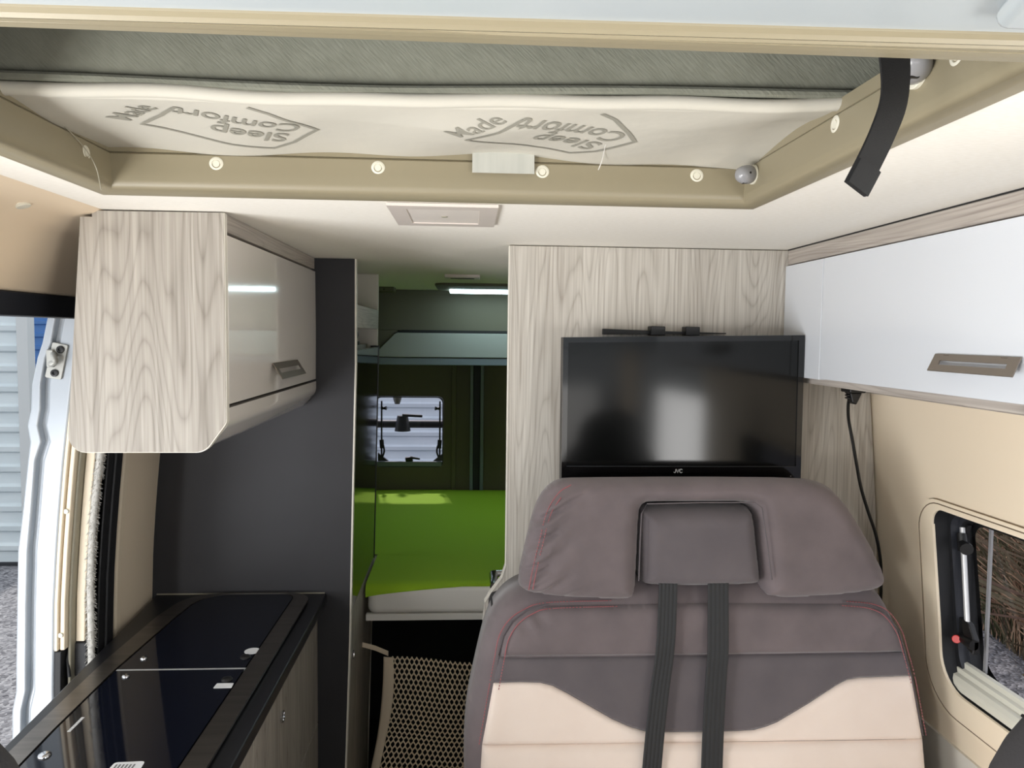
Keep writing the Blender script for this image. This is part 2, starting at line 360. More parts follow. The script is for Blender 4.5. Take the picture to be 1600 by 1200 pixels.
def text(name, s, size, mtx, m, parent=None, depth=0.0003, fit=None, bold=0.0, **k):
    cu = bpy.data.curves.new(name, 'FONT'); cu.body = s; cu.size = size; cu.align_x = 'CENTER'; cu.align_y = 'CENTER'; cu.extrude = depth; cu.offset = bold; cu.resolution_u = 4
    o = bpy.data.objects.new(name, cu); C.objects.link(o); dg = bpy.context.evaluated_depsgraph_get()
    me = bpy.data.meshes.new_from_object(o.evaluated_get(dg)); V = [Vector(v.co) for v in me.vertices]; F = [tuple(p.vertices) for p in me.polygons]
    bpy.data.objects.remove(o); bpy.data.curves.remove(cu); bpy.data.meshes.remove(me)
    if fit:
        w = max(v.x for v in V)-min(v.x for v in V); V = [Vector((v.x*fit/w, v.y, v.z)) for v in V]
    if callable(mtx): V = [mtx(v) for v in V]
    else: V = [mtx @ v for v in V]
    return link(name, [tuple(v) for v in V], F, m, parent, **k)
def interp(tab):
    tab = sorted(tab); xs = [a for a, b in tab]; ys = [b for a, b in tab]
    return lambda z: float(np.interp(z, xs, ys))
# inner faces of the van sides, by height
xr_ = interp([(0, 1.045), (0.8, 1.032), (1.06, 1.022), (1.27, 1.006), (1.4, 0.996), (1.52, 0.985), (1.6, 0.974), (1.75, 0.94), (1.9, 0.87)])
xw = interp([(0, -0.965), (0.4, -0.96), (0.855, -0.952), (1.067, -0.944), (1.186, -0.935), (1.275, -0.927), (1.39, -0.915), (1.51, -0.900), (1.63, -0.884), (1.75, -0.865)])
ZC = 1.90
def structure(o): o['kind'] = 'structure'; return o

# ================================================================== the setting
structure(box('floor', -0.97, 1.05, -1.3, 3.98, -0.06, 0.0, 'floor', bevel=0))
box('ground', -30, 30, -25, 30, -0.60, -0.47, 'gravel', bevel=0)['kind'] = 'structure'
HX0, HX1, HY0, HY1 = -0.535, 0.432, 0.55, 1.170
# main ceiling, cut away under the roof bed
structure(sheet('ceiling', [(-0.64, 0.50), (0.90, 0.50), (0.90, 3.98), (-0.9, 3.98), (-0.9, 2.3), (-0.64, 2.2)], [[(HX0-0.012, HY0-0.03), (HX1+0.008, HY0-0.03), (HX1+0.010, HY1+0.010), (HX0-0.012, HY1+0.010)]],
      lambda u, v: (u, v, ZC), 'ceiling', thick=0.0, step=0.12))
bm_ = box('trim_1', -0.9, 0.95, -0.35, 0.525, 1.898, 1.93, 'front', bevel=0.006); structure(bm_)
prism('moulded_recess', [(0.27, 0.30), (0.62, 0.22), (0.62, 0.47), (0.33, 0.47)], 'z', 1.885, 1.90, 'front', bm_, bevel=0.012, seg=3)
structure(boxes('roof', [(-1.02, 1.08, -1.0, 4.06, 2.20, 2.24), (-1.02, -0.95, -1.0, 4.06, 1.72, 2.20), (1.01, 1.08, -1.0, 4.06, 1.72, 2.20), (-1.02, 1.08, 4.0, 4.06, 1.6, 2.2), (-1.02, 1.08, -1.02, -0.95, 1.60, 2.2), (-0.95, 1.01, -1.0, -0.34, 1.93, 1.96)], 'whitepaint'))
# right side wall with the window opening
WIN = rounded([(1.532, 1.333), (0.60, 1.345), (0.60, 0.955), (1.508, 0.955)], [0.035, 0.05, 0.05, 0.075], 8)
structure(sheet('wall_right', [(0.2, 0.0), (3.98, 0.0), (3.98, 1.9), (0.2, 1.9)], [WIN], lambda u, v: (xr_(v), u, v), 'beige', thick=0.0, step=0.07))
structure(prism('wall_right_outer', [(1.10, 0.0), (1.045, 1.9), (1.085, 1.9), (1.13, 0.0)], 'y', 1.60, 4.0, 'whitepaint'))
structure(prism('wall_right_outer', [(1.10, 0.0), (1.085, 0.90), (1.12, 0.90), (1.13, 0.0)], 'y', 0.2, 1.60, 'whitepaint'))
structure(prism('wall_right_outer', [(1.07, 1.40), (1.045, 1.9), (1.085, 1.9), (1.11, 1.40)], 'y', 0.2, 1.60, 'whitepaint'))
# left side: moulded cove above the open door, header, rear pillar linings
cove = [(-0.636, 1.902), (-0.652, 1.893), (-0.70, 1.886), (-0.735, 1.862), (-0.765, 1.81), (-0.788, 1.768), (-0.795, 1.757)]
cv = structure(prism('wall_left', cove+[(-0.86, 1.757), (-0.95, 1.80), (-0.95, 1.93), (-0.636, 1.93)], 'y', -0.3, 2.158, 'cove', bevel=0.006, seg=3))
disc('clip', (-0.70, 1.235, 1.886), (0.35, 0, -1), 0.011, 0.005, 'cap', cv)
prism('pressed_panel', [(-0.742, 1.856), (-0.770, 1.806), (-0.786, 1.776), (-0.80, 1.776), (-0.80, 1.86)], 'y', 0.4, 1.385, 'cove', cv, bevel=0.006, seg=3)
structure(box('trim_2', -0.86, -0.80, -0.3, 1.80, 1.713, 1.757, 'darktrim', bevel=0.004))
structure(sheet('wall_left_rear', [(1.92, 0.0), (2.158, 0.0), (2.158, 1.9), (1.92, 1.9)], [], lambda u, v: (xw(v)+0.052+0.006*math.sin((u-1.92)/0.238*math.pi), u, v), 'beige', step=0.05))
prism('trim_3', [(xw(z)+0.060, z) for z in np.linspace(0.9, 1.62, 12)]+[(xw(z)+0.045, z) for z in np.linspace(1.62, 0.9, 12)], 'y', 1.918, 1.945, 'beige2', bevel=0.005)['kind'] = 'structure'
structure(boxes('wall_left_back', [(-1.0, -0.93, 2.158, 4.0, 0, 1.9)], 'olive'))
# rear wall with a window in the left rear door
RW = rounded([(-0.485, 1.36), (-0.127, 1.36), (-0.127, 0.985), (-0.485, 0.985)], 0.03, 6)
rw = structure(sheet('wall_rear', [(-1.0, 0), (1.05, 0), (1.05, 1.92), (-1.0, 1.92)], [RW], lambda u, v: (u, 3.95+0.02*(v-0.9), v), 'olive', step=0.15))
for xa, xb, mm, dy in ((0.012, 0.030, 'reargrey', 0.03), (0.030, 0.066, 'rubber', 0.012), (0.066, 0.085, 'reargrey', 0.03)):
    box('door_seam', xa, xb, 3.95-dy, 3.958, 0.5, 1.56, mm, rw, bevel=0.004)
boxes('pillar_ridge', [(-0.085, -0.06, 3.94, 3.955, 0.6, 1.56)], 'olive', rw, bevel=0.004)
# partition block (washroom) with its wood front
prt = thing('washroom_partition', (0.55, 1.9, 0), 'tall pale wood washroom wall behind the television and bench seat', 'partition')
prism('front_panel', [(0.094, ZC-0.002), (0.094, 1.14), (0.085, 1.11), (0.06, 1.075), (0.045, 1.05), (0.04, 1.01), (0.04, 0.0), (1.038, 0), (1.022, 1.0), (1.0, 1.3), (0.976, 1.56), (0.93, 1.76), (0.86, ZC-0.002)], 'y', 1.76, 1.778, 'wood2', prt, bevel=0.0015)
prism('edge_band', [(0.0925, ZC-0.003), (0.0925, 1.14), (0.0835, 1.11), (0.0585, 1.0765), (0.0435, 1.051), (0.0455, 1.049), (0.0605, 1.073), (0.0865, 1.109), (0.0955, 1.14), (0.0955, ZC-0.003)], 'y', 1.7585, 1.777, 'edge', prt)
prism('side_panel', [(0.100, 1.778), (0.170, 2.42), (0.19, 2.42), (0.12, 1.778)], 'z', 0.0, ZC-0.002, 'wood2', prt)
dh = disc('door_handle', (0.130, 2.13, 1.0), (-1, 0, 0), 0.026, 0.012, 'black', prt)
tube('lever', [(0.122, 2.13, 1.0), (0.085, 2.13, 1.0), (0.078, 2.118, 1.0), (0.076, 2.02, 0.998)], [0.009, 0.010, 0.013, 0.011], 'chrome', dh)

# ------------------------------------------------------------------ roof opening frame
rim = thing('roof_opening_frame', (-0.05, 0.86, 1.9), 'beige moulded plastic frame around the roof bed opening in the ceiling', 'frame')
def frame_ring(name, prof, m):
    V, F = [], []; k = len(prof)
    for cx, cy, sx, sy in ((HX0, HY0, -1, -1), (HX1, HY0, 1, -1), (HX1, HY1, 1, 1), (HX0, HY1, -1, 1)):
        V += [(cx+sx*o, cy+sy*o, z) for o, z in prof]
    for i in range(4): F += [(i*k+j, i*k+j+1, ((i+1) % 4)*k+j+1, ((i+1) % 4)*k+j) for j in range(k-1)]
    return link(name, V, F, m, rim, smooth=True)
frame_ring('lower_frame', [(0.004, 1.956), (0.0, 1.953), (-0.002, 1.930), (-0.004, 1.914), (-0.003, 1.906), (0.001, 1.900), (0.008, 1.8965), (0.016, 1.895), (0.0215, 1.895), (0.022, 1.8995)], 'rim')
frame_ring('upper_frame', [(0.010, 1.976), (0.005, 1.974), (0.003, 1.957), (0.008, 1.955)], 'rim')
fl_ = prism('front_flange', [(0.553, 1.899), (0.552, 1.901), (0.548, 1.8965), (0.529, 1.8950), (0.526, 1.8985), (0.522, 1.8945), (0.518, 1.8935), (0.515, 1.8975), (0.512, 1.8945), (0.508, 1.8965), (0.507, 1.8995), (0.507, 1.94), (0.553, 1.94)], 'x', -0.66, 0.66, 'rim', rim, smooth=True)
for v_ in fl_.data.vertices:
    if v_.co.y < 0.010: v_.co.y += -0.020*v_.co.x
def cap(loc, ax):
    c = disc('screw_cap', loc, ax, 0.0105, 0.003, 'cap', rim, prof=[(0.0105, 0), (0.0105, 0.002), (0.009, 0.003), (0.0065, 0.003), (0.006, 0.002), (0.0052, 0.002), (0.0048, 0.0032), (0, 0.0032)])
for x in (-0.380, -0.139, 0.112, 0.354): cap((x, HY1+0.001, 1.941), (0, -1, 0))
for y in (0.881, 0.659): cap((HX1+0.001, y, 1.943), (-1, 0, 0))
cap((HX0-0.001, 1.097, 1.936), (1, 0, 0))
# ------------------------------------------------------------------ roof bed mattress
mat_ = thing('roof_bed_mattress', (-0.05, 0.93, 1.96), 'roof bed mattress with grey green knitted side and pale printed underside', 'mattress')
def zunder(x, y):
    k = min(1, max(0, (y-yfront(x))/0.07))
    return 1.963+k*(0.004*math.sin(x*9+1)*math.sin(y*17)+0.0035*math.sin(x*23+y*11)+0.006*max(0, (y-1.0)/0.2)*math.sin(x*6+2.2)-0.005*math.sin((x+0.54)/0.97*math.pi))
yfront = lambda x: 0.925-0.055*max(0, (x+0.1))**1.3*1.4
nx, ny = 180, 56; V, F = [], []
for i in range(nx+1):
    x = -0.60+1.24*i/nx
    for j in range(ny+1):
        y = yfront(x)+(1.215-yfront(x))*j/ny; V.append((x, y, zunder(x, y)+(0.004 if j == 0 else 0)))
for i in range(nx):
    for j in range(ny): a = i*(ny+1)+j; F.append((a, a+1, a+ny+2, a+ny+1))
und = link('underside_cover', V, F, 'mattunder', mat_, smooth=True)
V, F = [], []; nz = 14
for i in range(nx+1):
    x = -0.60+1.24*i/nx
    for j in range(nz+1):
        t = j/nz; z = 1.972+0.20*t; b = 0.012*math.sin(min(1, t*1.2)*math.pi)**0.5 if t < 0.83 else 0
        V.append((x, yfront(x)+0.005-b-0.002*math.sin(x*14+t*5), z))
for i in range(nx):
    for j in range(nz): a = i*(nz+1)+j; F.append((a, a+1, a+nz+2, a+nz+1))
link('side_cover', V, F, 'mattside', mat_, smooth=True)
xs = np.linspace(-0.60, 0.64, 76)
tube('piping', [(x, yfront(x)-0.006+0.002*math.sin(x*21), 1.9675+0.0015*math.sin(x*13+0.6)+0.001*math.sin(x*31)) for x in xs], 0.0085, 'mattunder', mat_, n=10)
tube('piping_fold', [(x, yfront(x)-0.009, 1.979+0.002*math.sin(x*9)) for x in xs], 0.0055, 'mattside', mat_, n=8)
box('foam_core', -0.60, 0.64, 0.96, 1.22, 1.985, 2.15, 'mattside', mat_, bevel=0)
def onunder(x, y): return (x, y, zunder(x, y)-0.0009)
def stroke(pts, w):
    P = resample(pts, 0.012, closed=False); V, F = [], []
    for i, p in enumerate(P):
        a, b = np.array(P[max(i-1, 0)]), np.array(P[min(i+1, len(P)-1)]); t = (b-a)/max(np.linalg.norm(b-a), 1e-9); n = np.array((-t[1], t[0]))*w/2
        for s in (1, -1):
            q = np.array(p)+s*n; V.append(onunder(*q))
        if i: F.append((2*i-2, 2*i-1, 2*i+1, 2*i))
    return V, F
def stamp(name, lst, m):
    V, F = [], []
    for pts, w in lst:
        v, f = stroke(pts, w); o = len(V); V += v; F += [tuple(i+o for i in q) for q in f]
    return link(name, V, F, m, und)
for dx, dy in ((0.0, 0.0), (0.432, -0.012)):
    stamp('printed_outline', [([(-0.365+dx, 0.965+dy), (-0.395+dx, 1.005+dy), (-0.437+dx, 1.047+dy), (-0.395+dx, 1.075+dy), (-0.34+dx, 1.112+dy), (-0.285+dx, 1.133+dy), (-0.25+dx, 1.107+dy), (-0.206+dx, 1.047+dy), (-0.222+dx, 1.012+dy), (-0.25+dx, 0.965+dy), (-0.27+dx, 0.945+dy)], 0.0065)], 'print')
    def place(cx, cy, ang):
        ca, sa = math.cos(ang), math.sin(ang)
        return lambda v: Vector(onunder(cx-(v.x*ca-v.y*sa), cy+(v.x*sa+v.y*ca)))
    text('printed_word', 'Comfort', 0.062, place(-0.298+dx, 1.005+dy, -0.38), 'print', und, depth=0, fit=0.155, bold=0.0009)
    text('printed_word', 'Sleep', 0.06, place(-0.300+dx, 1.062+dy, -0.38), 'print', und, depth=0, fit=0.10, bold=0.0009)
    text('printed_word', 'Made', 0.045, (lambda cx, cy: (lambda v: Vector(onunder(cx+(v.x-v.y)*0.707, cy-(v.x+v.y)*0.707))))(-0.425+dx, 0.992+dy), 'print', und, depth=0, fit=0.085, bold=0.0004)
ribbon('care_tag', [(0.0515, 1.168, 1.972), (0.0515, 1.165, 1.962), (0.0515, 1.163, 1.948), (0.0515, 1.1605, 1.936)], (1, 0, 0), 0.095, 0.0012, 'tag', mat_)
tube('loose_thread', spline([(0.185, 0.99, 1.962), (0.19, 1.06, 1.957), (0.196, 1.12, 1.95), (0.194, 1.14, 1.94)]), 0.0006, 'bedwhite', mat_, n=4)
tag(tube('loose_thread', spline([(-0.535, 1.03, 1.962), (-0.527, 1.075, 1.94), (-0.518, 1.09, 1.915), (-0.514, 1.095, 1.885)]), 0.0008, 'capdark', n=5), 'thin dark thread dangling from the mattress over the left frame corner', 'thread')
# reading lights in the frame
def reading_light(name, loc, d, label, s=1.0):
    t = thing(name, loc, label, 'lamp', 'reading lights in the roof bed frame'); d = Vector(d).normalized(); p = Vector(loc)
    disc('mounting_plate', p, (-1, 0, 0), 0.017*s, 0.005, 'cap', t)
    q = p+Vector((-0.004, 0, 0))
    disc('lamp_body', q, d, 0.013*s, 0.03*s, 'greyplastic', t, prof=[(0.012*s, 0), (0.0155*s, 0.006*s), (0.0165*s, 0.014*s), (0.0155*s, 0.024*s), (0.0125*s, 0.032*s), (0.007*s, 0.037*s), (0, 0.038*s)])
    sd_ = d.cross(Vector((0, 0, 1))).normalized(); dn = d.cross(sd_); dn = dn if dn.z < 0 else -dn
    fc = q+d*0.022*s+dn*0.0145*s
    disc('lens', fc-dn*0.002, dn, 0.006*s, 0.003, 'black', t, n=4)
    disc('switch', q+d*0.015*s-Vector((0.0, 0.016*s, 0)), (0, -1, 0), 0.0022, 0.002, 'black', t, n=10)
reading_light('reading_light', (HX1-0.002, 1.128, 1.936), (-0.8, -0.5, -0.12), 'small grey swivel reading light in the far corner of the roof frame', 0.85)
reading_light('reading_light', (HX1-0.002, 0.715, 1.948), (-0.55, -0.85, 0.05), 'grey swivel reading light half hidden behind the black strap', 1.0)
# black strap hanging from the front edge
ctr = spline([(0.342, 0.607, 1.935), (0.344, 0.604, 1.905), (0.341, 0.600, 1.880), (0.331, 0.596, 1.855), (0.320, 0.594, 1.832), (0.308, 0.592, 1.8095)], 7)
acr = [Vector((1, 0.15+0.25*math.sin(i/len(ctr)*3.1)+0.5*(i/len(ctr))**2, -0.03-0.30*i/len(ctr))) for i in range(len(ctr))]
st = thing('hanging_strap', (0.34, 0.6, 1.93), 'black webbing strap hanging down from the roof bed opening', 'strap')
ribbon('webbing', ctr, acr, 0.031, 0.0016, 'strap', st)
ribbon('folded_hem', [tuple(Vector(p)+Vector((0.001, -0.0018, 0))) for p in ctr[-7:]], acr[-7:], 0.031, 0.0022, 'strap', st)

# ------------------------------------------------------------------ ceiling lamp, vents, glowing rear vent
cl = thing('ceiling_lamp', (-0.043, 1.33, 1.9), 'flat square ceiling lamp with warm grey frame and frosted cover', 'lamp')
sheet('lamp_frame', [(-0.133, 1.224), (0.047, 1.224), (0.047, 1.443), (-0.133, 1.443)], [[(-0.104, 1.255), (0.017, 1.255), (0.017, 1.412), (-0.104, 1.412)]], lambda u, v: (u, v, 1.8965), 'lightframe', cl, thick=0.005, step=0.06).modifiers['solid'].offset = 0
box('lamp_cover', -0.106, 0.019, 1.253, 1.414, 1.8955, 1.8995, 'diffuser', cl, bevel=0.002)
disc('lamp_switch', (-0.043, 1.336, 1.8957), (0, 0, -1), 0.006, 0.0015, 'capdark', cl)
v1 = thing('ceiling_vent', (-0.02, 2.72, 1.9), 'small pale flat fitting on the ceiling of the dark passage', 'vent')
box('vent_body', -0.085, 0.04, 2.66, 2.74, 1.889, 1.901, 'lightframe', v1, bevel=0.003); box('vent_slot', -0.065, 0.02, 2.69, 2.71, 1.8875, 1.8895, 'shadow', v1, bevel=0)
v2 = thing('ceiling_speaker', (-0.39, 3.6, 1.9), 'small round edged fitting on the rear ceiling beside the tall cabinet', 'lamp')
box('fitting_body', -0.43, -0.335, 3.42, 3.52, 1.878, 1.901, 'rearpanel', v2, bevel=0.006); disc('fitting_switch', (-0.38, 3.425, 1.888), (0, -1, 0), 0.005, 0.005, 'black', v2)
sk = thing('roof_vent', (0.2, 3.4, 1.9), 'roof vent in the dark rear ceiling with an added glowing pane', 'lamp')
prism('vent_surround', rounded([(-0.14, 3.10), (0.6, 3.10), (0.6, 3.52), (-0.14, 3.52)], 0.05), 'z', 1.889, 1.901, 'rearpanel', sk, bevel=0.004)
prism('vent_glow', rounded([(-0.085, 3.36), (0.55, 3.36), (0.55, 3.50), (-0.085, 3.50)], 0.008), 'z', 1.878, 1.890, mat('glowing vent pane', (210, 225, 228), 0.3, emit=((205, 235, 240), 8.0)), sk, bevel=0.003)  # bright pane of the roof vent, glow added to brighten the rear bed

# ------------------------------------------------------------------ handles shared by the overhead doors
def bow_handle(parent, X, side, ya, yb, z0, z1, off=0.022):
    """metal plate with a long slot, fixed at its top, standing off at its bottom; side = direction of the room"""
    sh = 0.012
    P = [(ya, z1), (yb, z1), (yb-sh, z0), (ya-sh, z0)]; o = 0.37*(z1-z0)
    Hh = [(ya+0.016, z1-o), (yb-0.024, z1-o), (yb-0.028, z0+o), (ya+0.012, z0+o)]
    fn = lambda u, v: (X+side*(0.004+off*(z1-v)/(z1-z0)), u, v)
    h = sheet('handle', P, [Hh], fn, 'steel', parent, thick=0.0016, step=0.03)
    for yy in (ya+0.03, yb-0.03): box('handle_lug', min(X, X+side*0.006), max(X, X+side*0.006), yy-0.006, yy+0.006, z1-0.006, z1-0.001, 'steel', h, bevel=0)
    return h
# ------------------------------------------------------------------ left overhead cabinet
lc = thing('overhead_cabinet', (-0.56, 1.75, 1.48), 'pale wood overhead cabinet with warm tinted gloss white door above the kitchen', 'cabinet')
endp = rounded([(-0.655, 1.886), (-0.655, 1.897), (-0.431, 1.898), (-0.431, 1.528), (-0.470, 1.474), (-0.7075, 1.473), (-0.675, 1.886)], [0, 0, 0.001, 0.02, 0.03, 0.03, 0.0], 6)
prism('end_panel', endp, 'y', 1.36, 1.376, 'wood', lc)
prism('edge_band', [(x*1.0+(0.0014 if x > -0.5 else 0), z-0.0012 if z < 1.6 else z) for x, z in endp], 'y', 1.3612, 1.3748, 'edge', lc)
prism('top_rail', [(-0.434, 1.868), (-0.434, 1.899), (-0.452, 1.899), (-0.452, 1.868)], 'y', 1.376, 2.157, 'woodh', lc, bevel=0.001)
prism('carcass', [(-0.452, 1.862), (-0.452, 1.52), (-0.48, 1.485), (-0.69, 1.485), (-0.66, 1.88)], 'y', 1.376, 2.157, 'shadow', lc)
dr = prism('door', [(-0.447, 1.862), (-0.447, 1.558), (-0.431, 1.558), (-0.430, 1.70), (-0.431, 1.862)], 'y', 1.379, 2.154, 'white_warm', lc, bevel=0.0015)
bow_handle(dr, -0.430, 1, 1.668, 1.905, 1.588, 1.622, 0.024)
prism('lower_rail', rounded([(-0.447, 1.552), (-0.431, 1.552), (-0.431, 1.522), (-0.468, 1.478), (-0.688, 1.478), (-0.688, 1.49), (-0.472, 1.49), (-0.447, 1.522)], [0, 0, 0.03, 0.03, 0, 0, 0, 0], 5), 'y', 1.376, 2.157, 'white_warm', lc, smooth=True)
# ------------------------------------------------------------------ divider, worktop, kitchen base
dv = thing('kitchen_divider', (-0.6, 2.17, 0), 'tall anthracite panel closing the far end of the kitchen', 'panel')
dpoly = [(-0.319, ZC-0.001), (-0.3195, 1.6), (-0.327, 1.28), (-0.337, 0.8), (-0.352, 0.35), (-0.36, 0.0), (-0.955, 0.0)]+[(xw(z)+0.044, z) for z in (0.5, 0.9, 1.07, 1.2, 1.3, 1.4, 1.5, 1.63, 1.75)]+[(-0.70, ZC-0.001)]
prism('panel', dpoly, 'y', 2.160, 2.178, 'divider', dv)
prism('edge_strip', [(x+0.0015, z) for x, z in dpoly[:6]]+[(x-0.003, z) for x, z in dpoly[5::-1]], 'y', 2.159, 2.1785, 'edge', dv)
box('joint_bead', -0.885, -0.41, 2.1575, 2.1602, 0.9345, 0.9375, 'capdark', dv, bevel=0)
tag(prism('worktop', rounded([(-0.404, 2.158), (-0.404, 0.88), (-0.80, 0.88), (-0.833, 1.365), (-0.886, 2.158)], [0.004, 0, 0, 0, 0]), 'z', 0.905, 0.935, 'worktop', bevel=0.004, seg=3), 'black kitchen worktop around the glass topped sink unit', 'worktop')
kb = thing('kitchen_base_cabinet', (-0.6, 1.5, 0), 'pale wood kitchen base cabinet below the black worktop', 'cabinet')
prism('carcass', [(-0.448, 0.905), (-0.86, 0.905), (-0.86, 0.10), (-0.448, 0.10)], 'y', 0.9, 2.157, 'shadow', kb)
box('plinth', -0.86, -0.47, 0.9, 2.157, 0.0, 0.10, 'darktrim', kb, bevel=0)
box('top_rail', -0.452, -0.432, 0.9, 2.157, 0.872, 0.905, 'shadow', kb, bevel=0)
for y0, y1 in ((0.9, 1.495), (1.498, 2.154)):
    d1 = box('drawer', -0.448, -0.430, y0, y1, 0.553, 0.872, 'wood', kb, bevel=0.001)
    if y0 > 1: disc('push_lock', (-0.4305, 1.735, 0.788), (1, 0, 0), 0.018, 0.005, 'chrome', d1, prof=[(0.014, 0), (0.014, 0.004), (0.012, 0.005), (0.010, 0.005), (0.0095, 0.002), (0, 0.002)])
    box('door', -0.448, -0.430, y0, y1, 0.105, 0.550, 'wood', kb, bevel=0.001)
# sink and hob unit with two glass lids
su = thing('sink_hob_unit', (-0.6, 1.7, 0.935), 'black steel sink and hob unit with two dark glass lids', 'sink')
OUT = rounded([(-0.441, 2.135), (-0.441, 1.02), (-0.79, 1.02), (-0.806, 1.40), (-0.813, 1.70), (-0.806, 1.96), (-0.782, 2.135)], [0.06, 0.05, 0.05, 0, 0.3, 0.3, 0.10], 8)
INN = rounded([(-0.484, 2.130), (-0.488, 1.05), (-0.752, 1.05), (-0.767, 1.40), (-0.770, 1.65), (-0.757, 1.96), (-0.742, 2.130)], [0.04, 0.04, 0.04, 0, 0.3, 0.3, 0.09], 8)
def frame_z(u, v): return (u, v, 0.9405)
sheet('steel_frame', OUT, [INN], frame_z, 'sinkframe', su, thick=0.005, step=0.05)
def clip_poly(poly, y, above):
    out = []
    for i in range(len(poly)):
        a, b = poly[i], poly[(i+1) % len(poly)]; ia, ib = (a[1] > y) == above, (b[1] > y) == above
        if ia: out.append(a)
        if ia != ib: t = (y-a[1])/(b[1]-a[1]); out.append((a[0]+t*(b[0]-a[0]), y))
    return out
LID = [(-0.62+(x+0.62)*0.972, y-0.004 if y > 1.5 else y+0.004) for x, y in INN]
lid1 = prism('sink_lid', clip_poly(LID, 1.652, True), 'z', 0.938, 0.9445, 'glass_lid', su, bevel=0.0012)
lid2 = prism('hob_lid', clip_poly(LID, 1.646, False), 'z', 0.938, 0.9445, 'glass_lid', su, bevel=0.0012)
boxes('lid_gap', [(-0.765, -0.487, 1.646, 1.652, 0.9375, 0.9448)], 'alu', su)
for (x, y), l, mm, r in (((-0.731, 1.706), lid1, 'chrome', 0.008), ((-0.731, 1.616), lid2, 'chrome', 0.008), ((-0.504, 1.706), lid1, 'black', 0.012), ((-0.510, 1.594), lid2, 'black', 0.012), ((-0.735, 1.312), lid2, 'chrome', 0.011)):
    disc('lid_knob', (x, y, 0.9443), (0, 0, 1), r, 0.005, mm, l, prof=[(r, 0), (r, 0.002), (r*0.8, 0.0045), (r*0.4, 0.0055), (0, 0.0055)])
disc('round_sticker', (-0.498, 1.740, 0.9446), (0, 0, 1), 0.018, 0.0006, 'sticker', lid1, bevel=0.0001)
prism('paper_label', rounded([(-0.527, 1.556), (-0.489, 1.556), (-0.491, 1.578), (-0.526, 1.578)], 0.002), 'z', 0.9446, 0.9451, 'sticker', lid2)
pl_ = prism('paper_label', rounded([(-0.606, 1.245), (-0.55, 1.25), (-0.553, 1.288), (-0.603, 1.286)], 0.006), 'z', 0.9446, 0.9451, 'sticker', lid2)
boxes('label_print', [(-0.598+0.006*k, -0.595+0.006*k, 1.262, 1.279, 0.9451, 0.9454) for k in range(6)], 'ink', pl_)
stk = boxes('lid_print', [(-0.738, -0.732, 1.392+0.006*k, 1.3965+0.006*k, 0.9445, 0.9448) for k in range(9)], 'textwhite', lid2)

# ------------------------------------------------------------------ tall cabinet with fridge, beyond the divider
tc_ = thing('tall_cabinet', (-0.5, 2.45, 0), 'tall pale wood cabinet beyond the divider holding the black fridge', 'cabinet')
xs_ = lambda z: float(np.interp(z, [0, 0.35, 0.8, 1.28, 1.6, 1.9], [-0.362, -0.354, -0.339, -0.329, -0.3215, -0.3205]))
def face_strip(name, z0, z1, y0, y1, m, parent, inset=0.0, th=0.018, **k):
    zs = np.linspace(z0, z1, 4); P = [(xs_(z)-inset, z) for z in zs]+[(xs_(z)-inset-th, z) for z in zs[::-1]]
    return prism(name, P, 'y', y0, y1, m, parent, **k)
YT = 2.725
face_strip('back_stile', 0.0, 1.899, YT-0.016, YT, 'edge', tc_, th=0.4)
face_strip('lower_door', 0.02, 0.871, 2.181, YT-0.018, 'wood', tc_, bevel=0.001)
disc('push_lock', (xs_(0.718)-0.001, 2.235, 0.718), (1, 0, 0), 0.016, 0.005, 'chrome', tc_, prof=[(0.014, 0), (0.014, 0.004), (0.012, 0.005), (0.010, 0.005), (0.0095, 0.002), (0, 0.002)])
face_strip('shelf_front', 1.705, 1.772, 2.18, YT-0.016, 'woodh', tc_, th=0.02, bevel=0.001)
box('niche_shelf', -0.80, -0.34, 2.18, YT-0.016, 1.745, 1.772, 'wood', tc_, bevel=0)
box('niche_back', -0.82, -0.80, 2.18, YT, 0.9, 1.898, 'woodh', tc_, bevel=0)
box('lower_niche_shelf', -0.80, -0.36, 2.18, YT-0.016, 1.640, 1.652, 'wood', tc_, bevel=0)
fr = thing('fridge', (-0.5, 2.45, 0.89), 'tall gloss black fridge door in the passage side cabinet', 'fridge')
face_strip('fridge_door', 0.877, 1.642, 2.182, YT-0.020, 'blackgloss', fr, inset=-0.002, th=0.03, bevel=0.003)
box('fridge_body', -0.78, -0.37, 2.19, YT-0.025, 0.89, 1.64, 'black', fr, bevel=0)
face_strip('door_frame', 0.875, 1.646, YT-0.022, YT-0.016, 'black', fr, inset=-0.004, th=0.03)
gd = thing('black_gadget', (-0.36, 2.35, 1.652), 'small black device standing on the shelf above the fridge', 'device')
disc('gadget_base', (-0.36, 2.36, 1.6525), (0, 0, 1), 0.022, 0.012, 'black', gd); tube('gadget_stem', [(-0.36, 2.36, 1.663), (-0.358, 2.36, 1.675)], 0.010, 'black', gd); disc('gadget_head', (-0.357, 2.36, 1.684), (1, -0.4, 0), 0.014, 0.012, 'black', gd, prof=[(0.014, -0.01), (0.017, 0), (0.014, 0.01), (0.0, 0.012)])

